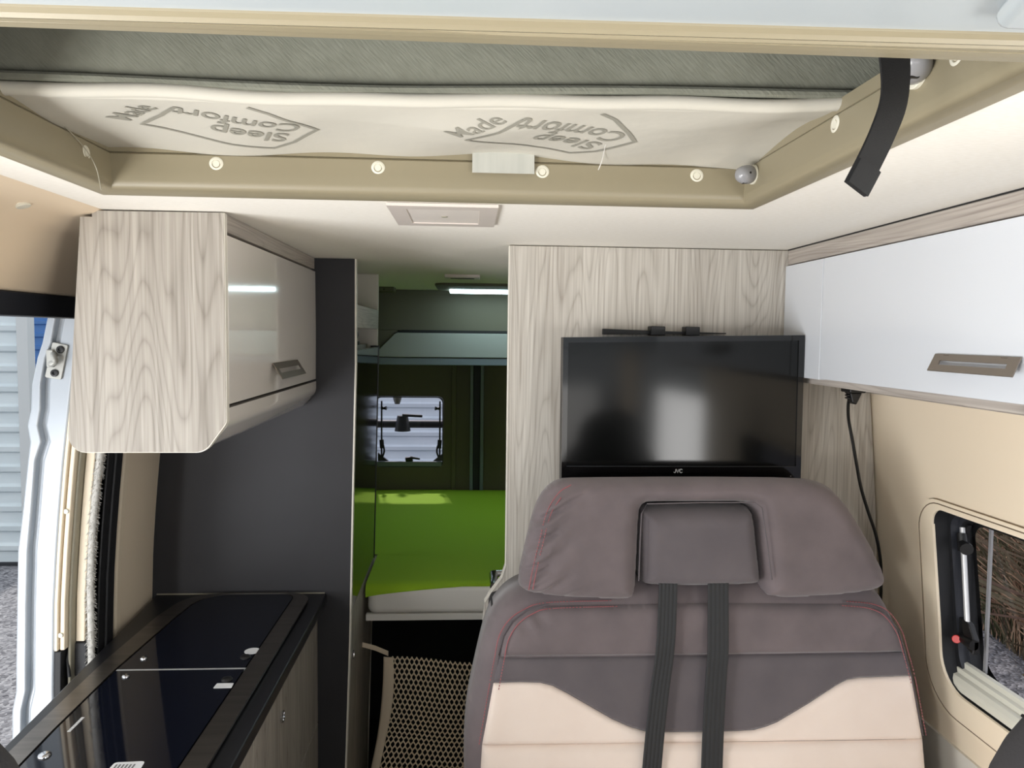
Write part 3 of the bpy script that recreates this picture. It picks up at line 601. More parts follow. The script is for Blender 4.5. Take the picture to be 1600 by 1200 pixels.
# ------------------------------------------------------------------ rear: overhead locker, bed, net
rl = thing('rear_overhead_locker', (0, 3.75, 1.55), 'wide rear overhead locker with pale flap above the bed', 'cabinet')
box('upper_panel', -0.9, 0.9, 3.63, 3.65, 1.706, 1.899, 'rearpanel', rl, bevel=0.002)
prism('flap', rounded([(-0.46, 1.578), (-0.345, 1.694), (0.9, 1.694), (0.9, 1.578)], [0, 0.03, 0, 0]), 'y', 3.60, 3.622, 'rearwhite', rl, bevel=0.003)
prism('finger_gap', [(-0.36, 1.690), (-0.315, 1.708), (0.9, 1.708), (0.9, 1.690)], 'y', 3.615, 3.64, 'shadow', rl)
box('side_panel', -0.9, -0.34, 3.627, 3.65, 1.578, 1.706, 'rearpanel', rl, bevel=0)
box('under_rail', -0.9, 0.9, 3.605, 3.945, 1.540, 1.577, 'reargrey', rl, bevel=0.004)
bd = thing('rear_bed', (0, 3.2, 0.75), 'rear double bed with lime green sheet seen through the passage', 'bed')
prism('mattress', rounded([(-0.325, 2.435), (0.16, 2.435), (0.20, 2.75), (0.93, 2.75), (0.93, 3.93), (-0.91, 3.93), (-0.91, 2.76), (-0.325, 2.76)], [0.03, 0, 0, 0.03, 0.03, 0.03, 0.03, 0]), 'z', 0.765, 0.862, 'bedwhite', bd, bevel=0.02, seg=4)
boxes('bed_base', [(-0.33, 0.15, 2.44, 2.46, 0.742, 0.764), (-0.91, 0.93, 2.77, 3.93, 0.735, 0.764)], 'bedwhite', bd, bevel=0.002)
# green sheet laid over the mattress, its front hem swings upward to the right
V, F = [], []; xs2 = np.linspace(-0.33, 0.165, 40)
for x in xs2:
    t = (x+0.33)/0.495; hem = 0.822+0.040*min(1, t*1.25)**0.7
    prof = [(2.4335, hem), (2.4325, max(hem+0.004, 0.838)), (2.437, 0.855), (2.450, 0.8635), (2.48, 0.8655), (2.62, 0.8665), (2.77, 0.867)]
    V += [(x, y, z+0.0015) for y, z in prof]
k = 7
for i in range(len(xs2)-1): F += [(i*k+j, i*k+j+1, (i+1)*k+j+1, (i+1)*k+j) for j in range(k-1)]
n0 = len(V); gx = np.linspace(-0.905, 0.925, 41); gy = np.linspace(2.765, 3.925, 28)
for x in gx: V += [(x, y, 0.8685+0.0015*math.sin(x*7)*math.sin(y*6)) for y in gy]
for i in range(40): F += [(n0+i*28+j, n0+i*28+j+1, n0+(i+1)*28+j+1, n0+(i+1)*28+j) for j in range(27)]
tag(link('bed_sheet', V, F, 'green', smooth=True), 'lime green fitted sheet stretched over the rear bed mattress', 'sheet')
structure(box('floor_shade', -0.93, 1.0, 2.47, 3.2, 0.0, 0.012, 'shadow', bevel=0))  # near-black sheet added so the floor under the bed looks shaded
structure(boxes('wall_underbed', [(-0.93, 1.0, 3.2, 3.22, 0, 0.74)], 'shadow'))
nt_ = thing('storage_net', (-0.1, 2.45, 0.2), 'cream cord net with taped border across the space under the bed', 'net')
def netpt(u, v):      # u 0..1 across, v 0..1 downward
    x0, x1 = -0.272-0.075*v**2.2, 0.16
    sag = 0.05*math.sin(min(1, v*1.05)*math.pi)*math.sin(max(0, min(1, u*0.9+0.1))*math.pi)
    return Vector((x0+(x1-x0)*u, 2.462-sag-0.16*max(0, v-0.55), 0.612+0.010*math.sin(u*6)-0.50*v-0.02*math.sin(u*math.pi)*(1-v)))
nu, nv = 25, 31; segs = []
def hexpt(c, r, top):
    return netpt(0.065+0.93*min(max(c, 0), nu)/nu, min(1, max(0, (r+(0.22 if top else -0.22))/nv)))
for r in range(nv+1):
    for c in range(nu):
        o = 0.5*(r % 2)
        a, b = netpt(0.065+0.93*min(nu, c+o)/nu, min(1, max(0, (r-0.2)/nv))), netpt(0.065+0.93*min(nu, c+o)/nu, min(1, (r+0.2)/nv))
        segs.append([a, b])
        if r < nv:
            for s in (0.5, -0.5):
                cc = c+o+s
                if 0 <= cc <= nu: segs.append([b, netpt(0.065+0.93*cc/nu, min(1, max(0, (r+1-0.2)/nv)))])
tubes('mesh_cords', segs, 0.0025, 'net', nt_, n=4, kind='stuff')
V, F = [], []
for i in range(31):
    v = i/30; wv = 0.056+0.012*math.sin(v*7)
    for u in np.linspace(-0.002, wv+0.015, 6): p = netpt(u, v); V.append((p.x, p.y-0.003-0.004*math.sin(u/wv*2), p.z))
for i in range(30): F += [(i*6+j, i*6+j+1, i*6+j+7, i*6+j+6) for j in range(5)]
link('side_tape', V, F, 'nettape', nt_, smooth=True).modifiers.new('s', 'SOLIDIFY').thickness = 0.002
ribbon('corner_tie', [(-0.258, 2.460, 0.622), (-0.30, 2.462, 0.640), (-0.345, 2.465, 0.652)], (0, 0.1, 1), 0.016, 0.002, 'nettape', nt_)
ribbon('corner_tie', [(-0.33, 2.385, 0.20), (-0.355, 2.39, 0.192), (-0.39, 2.40, 0.182)], (0, 0.1, 1), 0.04, 0.002, 'nettape', nt_)

# ------------------------------------------------------------------ television with its bracket
tv = thing('television', (0.48, 1.64, 1.37), 'flat black television with narrow gloss bezel hung above the bench seat', 'television')
TVp = [(0.2089, 1.3663), (0.7535, 1.3654), (0.7505, 1.6972), (0.2079, 1.6861)]
prism('tv_housing', TVp, 'y', 1.640, 1.676, 'black', tv, bevel=0.0008)
IN = [(0.2204, 1.4017), (0.7412, 1.4012), (0.7378, 1.6850), (0.2195, 1.6742)]
sheet('bezel', TVp, [IN], lambda u, v: (u, 1.6385, v), 'blackgloss', tv, thick=0.004, step=0.1).modifiers['solid'].offset = 0
prism('screen', IN, 'y', 1.6395, 1.6415, 'screen', tv)
boxes('screen_edge', [(0.2204, 0.7412, 1.6360, 1.6385, 1.4004, 1.4012)], 'rubber2', tv)
def strokes(name, paths, w, y, m, parent):
    V, F = [], []
    for P in paths:
        P = [np.array(p, float) for p in P]; n0 = len(V)
        for i, p in enumerate(P):
            t = P[min(i+1, len(P)-1)]-P[max(i-1, 0)]; t = t/np.linalg.norm(t); n = np.array((-t[1], t[0]))*w/2
            for q in (p+n, p-n): V += [(q[0], y, q[1]), (q[0], y+0.0012, q[1])]
        for i in range(len(P)-1):
            k = n0+4*i; F += [(k, k+2, k+6, k+4), (k, k+4, k+5, k+1), (k+2, k+3, k+7, k+6)]
    return link(name, V, F, m, parent)
def letter(pts, x): return [(0.4612+x+a*0.0062, 1.3865+b*0.0082) for a, b in pts]
strokes('brand_lettering', [letter([(0.75, 1), (0.75, 0.35), (0.66, 0.12), (0.45, 0.02), (0.22, 0.06), (0.1, 0.28)], 0), letter([(0, 1), (0.5, 0.0), (1, 1)], 0.0062), letter([(0.95, 0.78), (0.78, 0.96), (0.5, 1.0), (0.2, 0.9), (0.08, 0.6), (0.08, 0.38), (0.22, 0.1), (0.5, 0.0), (0.78, 0.04), (0.95, 0.22)], 0.0134)], 0.0015, 1.6355, 'textwhite', tv)
disc('power_led', (0.730, 1.6365, 1.379), (0, -1, 0), 0.0015, 0.0006, 'greyplastic', tv, n=8, bevel=0.0002)
box('wall_bracket', 0.38, 0.58, 1.676, 1.7595, 1.43, 1.60, 'black', tv, bevel=0.002)
ar = thing('flat_aerial', (0.46, 1.742, 1.70), 'thin black bar with two clips lying along the top of the television', 'aerial')
prism('bar', [(0.315, 1.6935), (0.315, 1.707), (0.44, 1.7035), (0.608, 1.7005), (0.608, 1.698)], 'y', 1.740, 1.757, 'black', ar, bevel=0.001)
for xa in (0.424, 0.506): prism('clip', [(xa, 1.693), (xa+0.034, 1.693), (xa+0.034, 1.714), (xa, 1.7145)], 'y', 1.724, 1.758, 'black', ar, bevel=0.002)

# ------------------------------------------------------------------ right overhead cabinet
rc = thing('overhead_cabinet', (0.86, 1.2, 1.59), 'gloss white overhead cabinet with grey wood rail above the side window', 'cabinet')
prism('top_rail', [(0.757, 1.8635), (0.757, 1.8985), (0.775, 1.8985), (0.775, 1.8635)], 'y', 0.55, 1.757, 'woodh', rc, bevel=0.004)
boxes('rail_seal', [(0.7565, 0.7585, 0.55, 1.757, 1.8975, 1.8995)], 'shadow', rc)
boxes('carcass', [(0.773, 0.84, 0.55, 1.757, 1.606, 1.8985), (0.84, 0.93, 0.55, 1.757, 1.606, 1.75)], 'shadow', rc)
box('filler_panel', 0.753, 0.772, 1.5675, 1.7565, 1.6015, 1.8605, 'white', rc, bevel=0.0012)
rd = box('door', 0.753, 0.772, 0.75, 1.5645, 1.6035, 1.8605, 'white', rc, bevel=0.0012)
bow_handle(rd, 0.753, -1, 0.975, 1.163, 1.642, 1.668, 0.020)
box('door', 0.753, 0.772, 0.40, 0.747, 1.6035, 1.8605, 'white', rc, bevel=0.0012)
box('bottom_panel', 0.772, 0.962, 0.45, 1.757, 1.588, 1.6035, 'woodh', rc, bevel=0.001)
prism('wall_rail', [(0.945, 1.563), (0.9435, 1.588), (0.97, 1.588), (0.976, 1.563)], 'y', 0.45, 1.757, 'woodh', rc, bevel=0.001)
# plug and cable
pg = thing('power_plug', (0.88, 1.66, 1.585), 'black plug in a socket under the white overhead cabinet', 'plug')
box('socket', 0.862, 0.90, 1.64, 1.685, 1.568, 1.5875, 'black', pg, bevel=0.003)
prism('plug_body', [(0.868, 1.568), (0.897, 1.568), (0.890, 1.552), (0.884, 1.540), (0.874, 1.545)], 'y', 1.65, 1.675, 'black', pg, bevel=0.003)
boxes('strain_relief', [(0.865, 0.880, 1.655, 1.670, 1.5835-0.006*i, 1.587-0.006*i) for i in range(6)], 'black', pg, bevel=0.001)
tag(tube('power_cable', spline([(0.873, 1.663, 1.558), (0.880, 1.68, 1.535), (0.893, 1.70, 1.50), (0.907, 1.705, 1.45), (0.918, 1.705, 1.40), (0.932, 1.705, 1.34), (0.953, 1.708, 1.283), (0.977, 1.712, 1.225), (0.992, 1.715, 1.17), (0.998, 1.716, 1.12), (0.999, 1.716, 1.05), (0.995, 1.715, 0.95)]), 0.0037, 'cord', n=8), 'black power cable hanging from the plug down behind the bench', 'cable')

# ------------------------------------------------------------------ bench seat
bs = thing('bench_seat', (0.47, 1.4, 0), 'double bench seat in mauve grey suede with pale beige insert', 'seat')
def sp(u, v, d): return (u, 1.58+0.2*(v-1.38)-d, v)
rng = np.random.RandomState(2)
def wr_back(x, z):
    e = np.minimum(np.abs(x-0.06), np.abs(x-0.9)); return 0.0012*np.sin(x*47+np.sin(z*31)*2)*np.exp(-e/0.05)+0.0012*np.sin(z*19+x*5)
BACK = [(0.020, 0.60), (-0.004, 0.80), (0.000, 0.91), (0.022, 1.008), (0.039, 1.077), (0.062, 1.127), (0.109, 1.165), (0.204, 1.185), (0.5, 1.188), (0.845, 1.180), (0.897, 1.135), (0.925, 1.048), (0.940, 0.945), (0.948, 0.80), (0.945, 0.60)]
BACK = [(p[0], p[1]) for p in smooth_closed(BACK, 2)]
pad('back_cushion', BACK, sp, 0.045, 0.055, 'suede', bs, depth=0.085, step=0.02, fine=0.007, extra=wr_back)
def front(off): return lambda u, v, d: sp(u, v, d+off+0.0065)
seam = 0.0018
UPP = [(0.165, 1.139), (0.125, 1.128), (0.096, 1.108), (0.078, 1.08), (0.070, 1.045), (0.487, 1.0435), (0.908, 1.044), (0.897, 1.085), (0.873, 1.118), (0.84, 1.132), (0.784, 1.138), (0.5, 1.142)]
def wr_up(x, z): return 0.0034*np.sin((x*0.9+z*0.8)*120+np.sin(x*44))*np.exp(-((x-0.12)/0.05)**2)*np.exp(-((z-1.115)/0.03)**2)+0.0028*np.sin((x-z)*90)*np.exp(-((x-0.86)/0.06)**2)+0.001*np.sin(x*13)
pad('upper_panel', UPP, front(0.040), 0.012, 0.022, 'suede', bs, depth=0.015, step=0.016, fine=0.006, extra=wr_up)
curve = [(0.056, 0.995), (0.110, 0.9955), (0.150, 0.994), (0.175, 0.988), (0.205, 0.973), (0.25, 0.948), (0.295, 0.923), (0.33, 0.908), (0.361, 0.899), (0.41, 0.8965), (0.483, 0.896), (0.55, 0.8965), (0.584, 0.898), (0.61, 0.904), (0.633, 0.912), (0.70, 0.946), (0.761, 0.980), (0.785, 0.990), (0.81, 0.9935), (0.86, 0.995), (0.920, 0.996)]
LOW = [(x, z+seam*0.4) for x, z in curve]+[(0.909, 1.0410), (0.487, 1.0405), (0.068, 1.0420)]
pad('dark_panel', LOW, front(0.040), 0.006, 0.010, 'suede2', bs, depth=0.015, step=0.016, fine=0.006, extra=lambda x, z: 0.0008*np.sin(x*22+z*9))
INS = [(x, z-seam*0.4) for x, z in curve][::-1]+[(0.0345, 0.8795), (0.482, 0.8765), (0.935, 0.8745)]
pad('cream_panel', INS, front(0.040), 0.006, 0.010, 'cream', bs, depth=0.015, step=0.016, fine=0.006, extra=lambda x, z: 0.0010*np.sin(x*15+z*22))
pad('cream_panel', [(0.0343, 0.8785), (0.018, 0.62), (0.940, 0.62), (0.9352, 0.8735), (0.482, 0.8757)], front(0.040), 0.012, 0.022, 'cream', bs, depth=0.015, step=0.02, fine=0.007, bulge=0.004, extra=lambda x, z: 0.0012*np.sin(x*17+z*12))
# horseshoe head cushion and its loose middle pad
HEAD = [(0.188, 1.393), (0.160, 1.374), (0.140, 1.341), (0.121, 1.272), (0.104, 1.197), (0.110, 1.175), (0.151, 1.164), (0.248, 1.157), (0.330, 1.154), (0.345, 1.164), (0.350, 1.227), (0.3565, 1.325), (0.363, 1.342), (0.378, 1.3465), (0.479, 1.347), (0.580, 1.3475), (0.597, 1.343), (0.605, 1.325), (0.609, 1.263), (0.615, 1.168), (0.628, 1.154), (0.741, 1.157), (0.824, 1.165), (0.862, 1.174), (0.873, 1.192), (0.862, 1.224), (0.841, 1.269), (0.809, 1.327), (0.776, 1.369), (0.748, 1.386), (0.707, 1.395), (0.467, 1.397), (0.225, 1.395)]
HEAD = smooth_closed(HEAD, 1)
def wr_head(x, z):
    L = np.exp(-np.clip(x-0.155-(z-1.2)*0.22, 0, 1)/0.05); Rr = np.exp(-np.clip(0.84-x-(z-1.2)*0.4, 0, 1)/0.03)
    return 0.0068*(np.sin((z*1.0-x*0.45)*150+2.2*np.sin(z*23)+np.sin(x*50))+0.5*np.sin((z-x*0.7)*310+x*40))*L+0.0010*np.sin(z*120)*Rr+0.0022*np.sin(x*17+z*21)*np.sin(z*13)
pad('head_cushion', HEAD, lambda u, v, d: sp(u, v, d+0.045), 0.042, 0.04, 'suede', bs, depth=0.075, taper=0.86, step=0.012, fine=0.005, extra=wr_head)
PADo = smooth_closed([(0.364, 1.335), (0.42, 1.3375), (0.481, 1.338), (0.55, 1.3375), (0.592, 1.335), (0.601, 1.320), (0.606, 1.251), (0.610, 1.193), (0.604, 1.180), (0.54, 1.1775), (0.473, 1.177), (0.41, 1.1775), (0.367, 1.180), (0.357, 1.189), (0.358, 1.252), (0.359, 1.322)], 1)
pad('middle_head_pad', PADo, lambda u, v, d: sp(u, v, d+0.030), 0.050, 0.032, 'suede2', bs, depth=0.05, step=0.012, fine=0.005, extra=lambda x, z: 0.0016*np.sin(x*31+z*17)*np.sin(z*29)+0.0016*np.sin((x+z)*90)*np.exp(-np.clip(1.34-z, 0, 1)/0.03))
# stitching
def stitches(name, path, off, step=0.0058, ln=0.0036, w=0.0010, normal_off=0.0):
    P = resample(spline([(a, b, 0) for a, b in path], 10), step, closed=False); segs = []
    for i in range(len(P)-1):
        a, b = np.array(P[i][:2]), np.array(P[i+1][:2]); d = (b-a)/max(np.linalg.norm(b-a), 1e-9)*ln
        segs.append([sp(a[0], a[1], off), sp(a[0]+d[0], a[1]+d[1], off)])
    return tubes(name, segs, w, 'stitch', bs, n=4, kind='stuff')
lp = [(0.036, 0.88), (0.056, 0.99), (0.067, 1.046), (0.075, 1.082), (0.094, 1.112), (0.125, 1.133), (0.165, 1.1425), (0.30, 1.1455)]
stitches('stitching', [(x-0.008, z+0.001) for x, z in lp[:-2]]+[(0.163, 1.147), (0.30, 1.150)], 0.0475)
stitches('stitching', [(x+0.010, z-0.003) for x, z in lp[1:]], 0.0585)
rp = [(0.938, 0.88), (0.923, 0.99), (0.911, 1.045), (0.900, 1.086), (0.876, 1.121), (0.842, 1.137), (0.784, 1.143)]
stitches('stitching', [(x+0.006, z+0.001) for x, z in rp], 0.0465)
stitches('stitching', [(x-0.010, z-0.003) for x, z in rp[1:]], 0.0585)
stitches('stitching', [(0.124, 1.185), (0.132, 1.225), (0.146, 1.28), (0.161, 1.335), (0.185, 1.372), (0.21, 1.388)], 0.089)
stitches('stitching', [(0.132, 1.187), (0.140, 1.225), (0.154, 1.28), (0.169, 1.332), (0.190, 1.364)], 0.0905)
tubes('piping', [[sp(x, z, 0.045) for x, z in lp[:-1]], [sp(x, z, 0.045) for x, z in rp], [sp(x, z, 0.0862) for x, z in ((0.346, 1.20), (0.350, 1.27), (0.3545, 1.33), (0.366, 1.3500), (0.48, 1.3525), (0.59, 1.3525), (0.605, 1.342), (0.612, 1.28), (0.619, 1.20))]], 0.0014, 'suede2', bs, n=6, kind='stuff')
pad('seat_cushion', smooth_closed([(0.0, 0.86), (0.93, 0.86), (0.94, 1.40), (0.0, 1.40)], 2), lambda u, v, d: (u, v, 0.50+d), 0.05, 0.05, 'cream', bs, depth=0.08, step=0.04, fine=0.012)
box('seat_base', 0.03, 0.92, 0.92, 1.50, 0.0, 0.43, 'wood2', bs, bevel=0.004)
box('back_frame', 0.05, 0.90, 1.55, 1.66, 0.40, 1.12, 'seatblack', bs, bevel=0.02)
# two seat belts over the front
def belt(path, w, label):
    c = spline([sp(x, z, o) for x, z, o in path], 8)
    return tag(ribbon('seat_belt', c, (1, 0, 0), w, 0.0022, 'belt', ridges=5), label, 'seat belt', 'seat belts on the bench')
belt([(0.411, 1.195, 0.066), (0.409, 1.166, 0.068), (0.402, 1.091, 0.074), (0.396, 1.04, 0.072), (0.388, 0.991, 0.070), (0.377, 0.918, 0.070), (0.365, 0.822, 0.070), (0.350, 0.70, 0.070)], 0.039, 'left black ribbed seat belt, further from the side window')
belt([(0.515, 1.195, 0.066), (0.513, 1.166, 0.068), (0.507, 1.064, 0.074), (0.503, 1.02, 0.072), (0.498, 0.965, 0.070), (0.492, 0.90, 0.070), (0.486, 0.819, 0.070), (0.478, 0.70, 0.070)], 0.044, 'right black ribbed seat belt, nearer the side window')

# ------------------------------------------------------------------ side window
wn = thing('window_1', (1.03, 1.1, 0.95), 'side window with black frame, cream blind rail and open stay', 'window'); wn['kind'] = 'structure'
SUR = rounded([(1.588, 1.352), (0.52, 1.364), (0.52, 0.893), (1.563, 0.893)], [0.07, 0.05, 0.05, 0.11], 8)
WIN2 = rounded([(1.532, 1.333), (0.60, 1.345), (0.60, 0.955), (1.508, 0.955)], [0.035, 0.05, 0.05, 0.075], 8)
sheet('surround', SUR, [WIN2], lambda u, v: (xr_(v)-0.004, u, v), 'beige2', wn, thick=0.006, step=0.05).modifiers['solid'].offset = 0
SEAM = [(1.066+(p[0]-1.066)*0.985, 1.125+(p[1]-1.125)*0.965) for p in SUR]
tubes('surround_seam', [[(xr_(p[1])-0.0072, p[0], p[1]) for p in SEAM+SEAM[:1]], [(xr_(p[1])-0.003, p[0], p[1]) for p in SUR+SUR[:1]]], 0.0013, 'seam', wn, n=5)
def win_ring(name, ins0, ins1, x0, x1, m):
    """ring between the opening inset by ins0 (near) and ins1 (far)"""
    cy, cz = 1.066, 1.146
    def sc(p, i): return (cy+(p[0]-cy)*(1-i/0.46), cz+(p[1]-cz)*(1-i/0.19))
    n = len(WIN); V = [(xr_(p[1])+x0, *sc(p, ins0)) for p in WIN]+[(xr_(p[1])+x1, *sc(p, ins1)) for p in WIN]
    return link(name, V, [(i, (i+1) % n, (i+1) % n+n, i+n) for i in range(n)], m, wn, smooth=True)
win_ring('reveal', 0.0, 0.0, -0.003, 0.028, 'rubber'); win_ring('inner_seal', 0.0, 0.010, 0.028, 0.028, 'rubber'); win_ring('frame_step', 0.010, 0.010, 0.028, 0.045, 'rubber2')
win_ring('frame_lip', 0.010, 0.018, 0.045, 0.045, 'rubber2'); win_ring('outer_frame', 0.018, 0.018, 0.045, 0.070, 'rubber'); win_ring('pane_seal', 0.018, 0.030, 0.070, 0.070, 'black')
PANE = rounded([(1.53, 1.335), (0.60, 1.345), (0.60, 0.955), (1.51, 0.955)], 0.05, 6)
sheet('pane', PANE, [], lambda u, v: (xr_(v)+0.074+0.004*math.sin((v-0.95)/0.39*math.pi), u, v), 'pane', wn, step=0.1)
prism('pane_bead', rounded([(1.462, 1.33), (1.455, 1.33), (1.450, 1.0), (1.457, 1.0)], 0.002), 'x', 1.075, 1.080, 'greyplastic', wn)
V, F = [], []
for (x, z) in ((0.003, 0.010), (0.006, 0.016), (0.012, 0.024), (0.022, 0.026), (0.024, 0.035), (0.032, 0.037), (0.035, 0.046), (0.042, 0.048), (0.046, 0.046), (0.046, 0.0), (0.004, 0.0)): V += [(xr_(0.96)+x, 0.62, 0.958+z), (xr_(0.96)+x, 1.503, 0.958+z)]
kk = len(V)//2; F = [(2*i, 2*i+1, 2*((i+1) % kk)+1, 2*((i+1) % kk)) for i in range(kk)]+[tuple(range(0, 2*kk, 2)), tuple(range(2*kk-1, 0, -2))]
link('blind_rail', V, F, 'rail', wn)
stx = 1.045
sy = tube('window_stay', [(stx+0.008, 1.512, 1.293), (stx, 1.470, 1.10)], 0.0055, 'alu', wn, n=12)
tube('clamp', [(stx+0.006, 1.511, 1.280), (stx+0.004, 1.500, 1.245)], 0.0105, 'black', sy, n=12); tube('clamp_knob', [(stx+0.002, 1.502, 1.262), (stx-0.006, 1.478, 1.258), (stx-0.008, 1.472, 1.257)], [0.007, 0.013, 0.013], 'black', sy, n=14)
prism('clamp_bracket', [(1.528, 1.30), (1.515, 1.305), (1.50, 1.30), (1.515, 1.25), (1.528, 1.25)], 'x', stx+0.012, stx+0.02, 'black', sy)
prism('base_joint', [(1.478, 1.11), (1.458, 1.102), (1.440, 1.075), (1.440, 1.045), (1.462, 1.05), (1.480, 1.09)], 'x', stx-0.006, stx+0.008, 'black', sy, bevel=0.003)
tube('base_knob', [(stx-0.001, 1.486, 1.064), (stx-0.004, 1.448, 1.066), (stx-0.004, 1.440, 1.066)], [0.009, 0.012, 0.011], 'black', sy, n=14)
disc('red_button', (stx-0.012, 1.4835, 1.062), (-0.65, -0.7, 0.1), 0.0085, 0.005, 'red', sy, label='small red release button on the stay')
box('base_plate', stx+0.008, stx+0.016, 1.478, 1.51, 1.05, 1.10, 'black', sy, bevel=0.002)
tube('catch_handle', spline([(1.06, 1.36, 0.985), (1.055, 1.31, 0.982), (1.045, 1.25, 0.992), (1.04, 1.20, 1.0)]), [0.006]*8+[0.009]*8+[0.014]*9, 'black', wn, n=12)
# pale lower wall panel
structure(sheet('trim_4', [(0.3, 0.02), (1.757, 0.02), (1.757, 0.838), (0.3, 0.838)], [], lambda u, v: (xr_(v)-0.006, u, v), 'edge', thick=0.006, step=0.1))

# ------------------------------------------------------------------ open sliding door side: jamb, striker, screen, brush
zt = np.array([1.74, 1.66, 1.625, 1.567, 1.509, 1.473, 1.436, 1.393, 1.275, 1.187, 1.053, 0.92, 0.857, 0.811, 0.75, 0.5, 0.1])
xo = np.array([-0.935, -0.953, -0.965, -0.978, -0.982, -0.991, -0.986, -0.992, -1.007, -1.02, -1.026, -1.032, -1.034, -1.044, -1.046, -1.05, -1.05])
xi = np.array([-0.916, -0.932, -0.946, -0.957, -0.960, -0.967, -0.960, -0.974, -0.986, -0.996, -1.003, -1.008, -1.010, -1.021, -1.024, -1.03, -1.03])
jb = thing('door_pillar', (-0.97, 1.75, 0.1), 'silver white painted rear pillar of the open sliding door', 'pillar'); jb['kind'] = 'structure'
wl = [(xw(z)-0.001, z) for z in zt]
prism('outer_flange', list(zip(xo, zt))+list(zip(xi, zt))[::-1], 'y', 1.738, 1.80, 'whitepaint', jb, bevel=0.005, seg=3)
prism('pillar_face', list(zip(xi+0.012, zt))+wl[::-1], 'y', 1.745, 1.80, 'whitepaint', jb, bevel=0.006, seg=3)
prism('pillar_channel', list(zip(xi-0.003, zt))+list(zip(xi+0.014, zt))[::-1], 'y', 1.756, 1.80, 'whitepaint', jb)
sp_ = prism('striker_plate', rounded([(-0.931, 1.662), (-0.897, 1.655), (-0.914, 1.577), (-0.950, 1.582)], 0.004), 'y', 1.7395, 1.745, 'striker', jb, bevel=0.0015)
for x, z in ((-0.913, 1.645), (-0.927, 1.592)): disc('bolt', (x, 1.7395, z), (0, -1, 0), 0.0085, 0.004, 'black', sp_, n=12, prof=[(0.0085, 0), (0.0085, 0.003), (0.006, 0.004), (0.004, 0.004), (0.004, 0.001), (0, 0.001)])
tube('striker_loop', spline([(-0.936, 1.740, 1.612), (-0.925, 1.722, 1.613), (-0.916, 1.720, 1.618), (-0.918, 1.722, 1.628), (-0.930, 1.740, 1.636)]), 0.0065, 'striker', sp_)
box('striker_wedge', -0.942, -0.926, 1.732, 1.740, 1.605, 1.645, 'striker', sp_, bevel=0.003)
structure(prism('wall_left_outer', [(x+0.012, z) for x, z in zip(xo, zt)]+[(x+0.035, z) for x, z in list(zip(xo, zt))[::-1]], 'y', 1.80, 4.0, 'whitepaint'))
def wall_strip(name, o0, o1, y0, y1, z0, z1, m, parent=None, bevel=0.003, **k):
    zs = np.linspace(z0, z1, 14); return prism(name, [(xw(z)+o0, z) for z in zs]+[(xw(z)+o1, z) for z in zs[::-1]], 'y', y0, y1, m, parent, bevel=bevel, **k)
pt = thing('pillar_lining', (-0.93, 1.76, 0.9), 'beige plastic pillar lining with two screw covers beside the open door', 'trim')
wall_strip('lining_strip', 0.0, 0.0085, 1.742, 1.80, 0.948, 1.70, 'beige2', pt); wall_strip('lining_strip', 0.010, 0.021, 1.748, 1.80, 0.948, 1.70, 'beige2', pt)
wall_strip('lining_foot', 0.0, 0.016, 1.744, 1.80, 0.2, 0.947, 'rubber', pt)
for z in (1.275, 0.985): disc('screw_cover', (xw(z)+0.0125, 1.7475, z), (0, -1, 0), 0.006, 0.003, 'rail', pt, n=14)
wall_strip('rubber_seal', 0.021, 0.028, 1.762, 1.80, 0.3, 1.70, 'capdark', pt)
sc = thing('insect_screen', (-0.9, 1.79, 0.9), 'beige insect screen cassette standing in the sliding door opening', 'screen')
wall_strip('channel', 0.022, 0.034, 1.80, 1.83, 0.3, 1.70, 'shadow', sc); wall_strip('cassette', 0.029, 0.049, 1.782, 1.83, 0.955, 1.70, 'beige2', sc); wall_strip('foot', 0.024, 0.058, 1.780, 1.84, 0.87, 0.954, 'rubber', sc, bevel=0.006)
tube('screen_cord', [(xw(0.95)+0.024, 1.775, 0.96), (xw(0.9)+0.02, 1.765, 0.92), (xw(0.9)+0.026, 1.76, 0.88)], 0.004, 'rubber', sc)
bz = np.linspace(0.86, 1.5, 40)
bsh = thing('brush_seal', (-0.88, 1.785, 0.9), 'fuzzy pale grey brush seal running down the insect screen', 'brush')
tube('brush_core', [(xw(z)+0.060+0.004*math.sin(z*9)-0.006*max(0, 1.0-z)*5*0, 1.785, z) for z in bz], 0.0075, 'brush', bsh)
hs = []
for i in range(1500):
    z = random.uniform(0.86, 1.5); a = random.uniform(0, 6.283); r = 0.0065; l = random.uniform(0.003, 0.008); x = xw(z)+0.060+0.004*math.sin(z*9)
    p = Vector((x+r*math.cos(a), 1.785+r*math.sin(a), z)); hs.append([p, p+Vector((math.cos(a)*l, math.sin(a)*l, -l*random.uniform(0.2, 1.3)))])
tubes('fibres', hs, 0.0005, 'brush', bsh, n=3, kind='stuff')
rr = thing('screen_guide_rails', (-0.87, 1.86, 0.9), 'black rubber and slate rails between the brush seal and wall lining', 'rail')
for o0, o1, y0, y1, mm in ((0.068, 0.073, 1.800, 1.84, 'rubber'), (0.060, 0.070, 1.815, 1.85, 'rubber2'), (0.072, 0.080, 1.826, 1.86, 'rubber'), (0.050, 0.066, 1.85, 1.872, 'rubber'), (0.048, 0.058, 1.868, 1.906, 'rubber2'), (0.046, 0.053, 1.905, 1.921, 'darktrim')):
    wall_strip('guide_rail', o0, o1, y0, y1, 0.4, 1.70, mm, rr)
structure(wall_strip('trim_5', -0.06, 0.046, 1.83, 1.925, 0.0, 1.74, 'rubber', bevel=0))

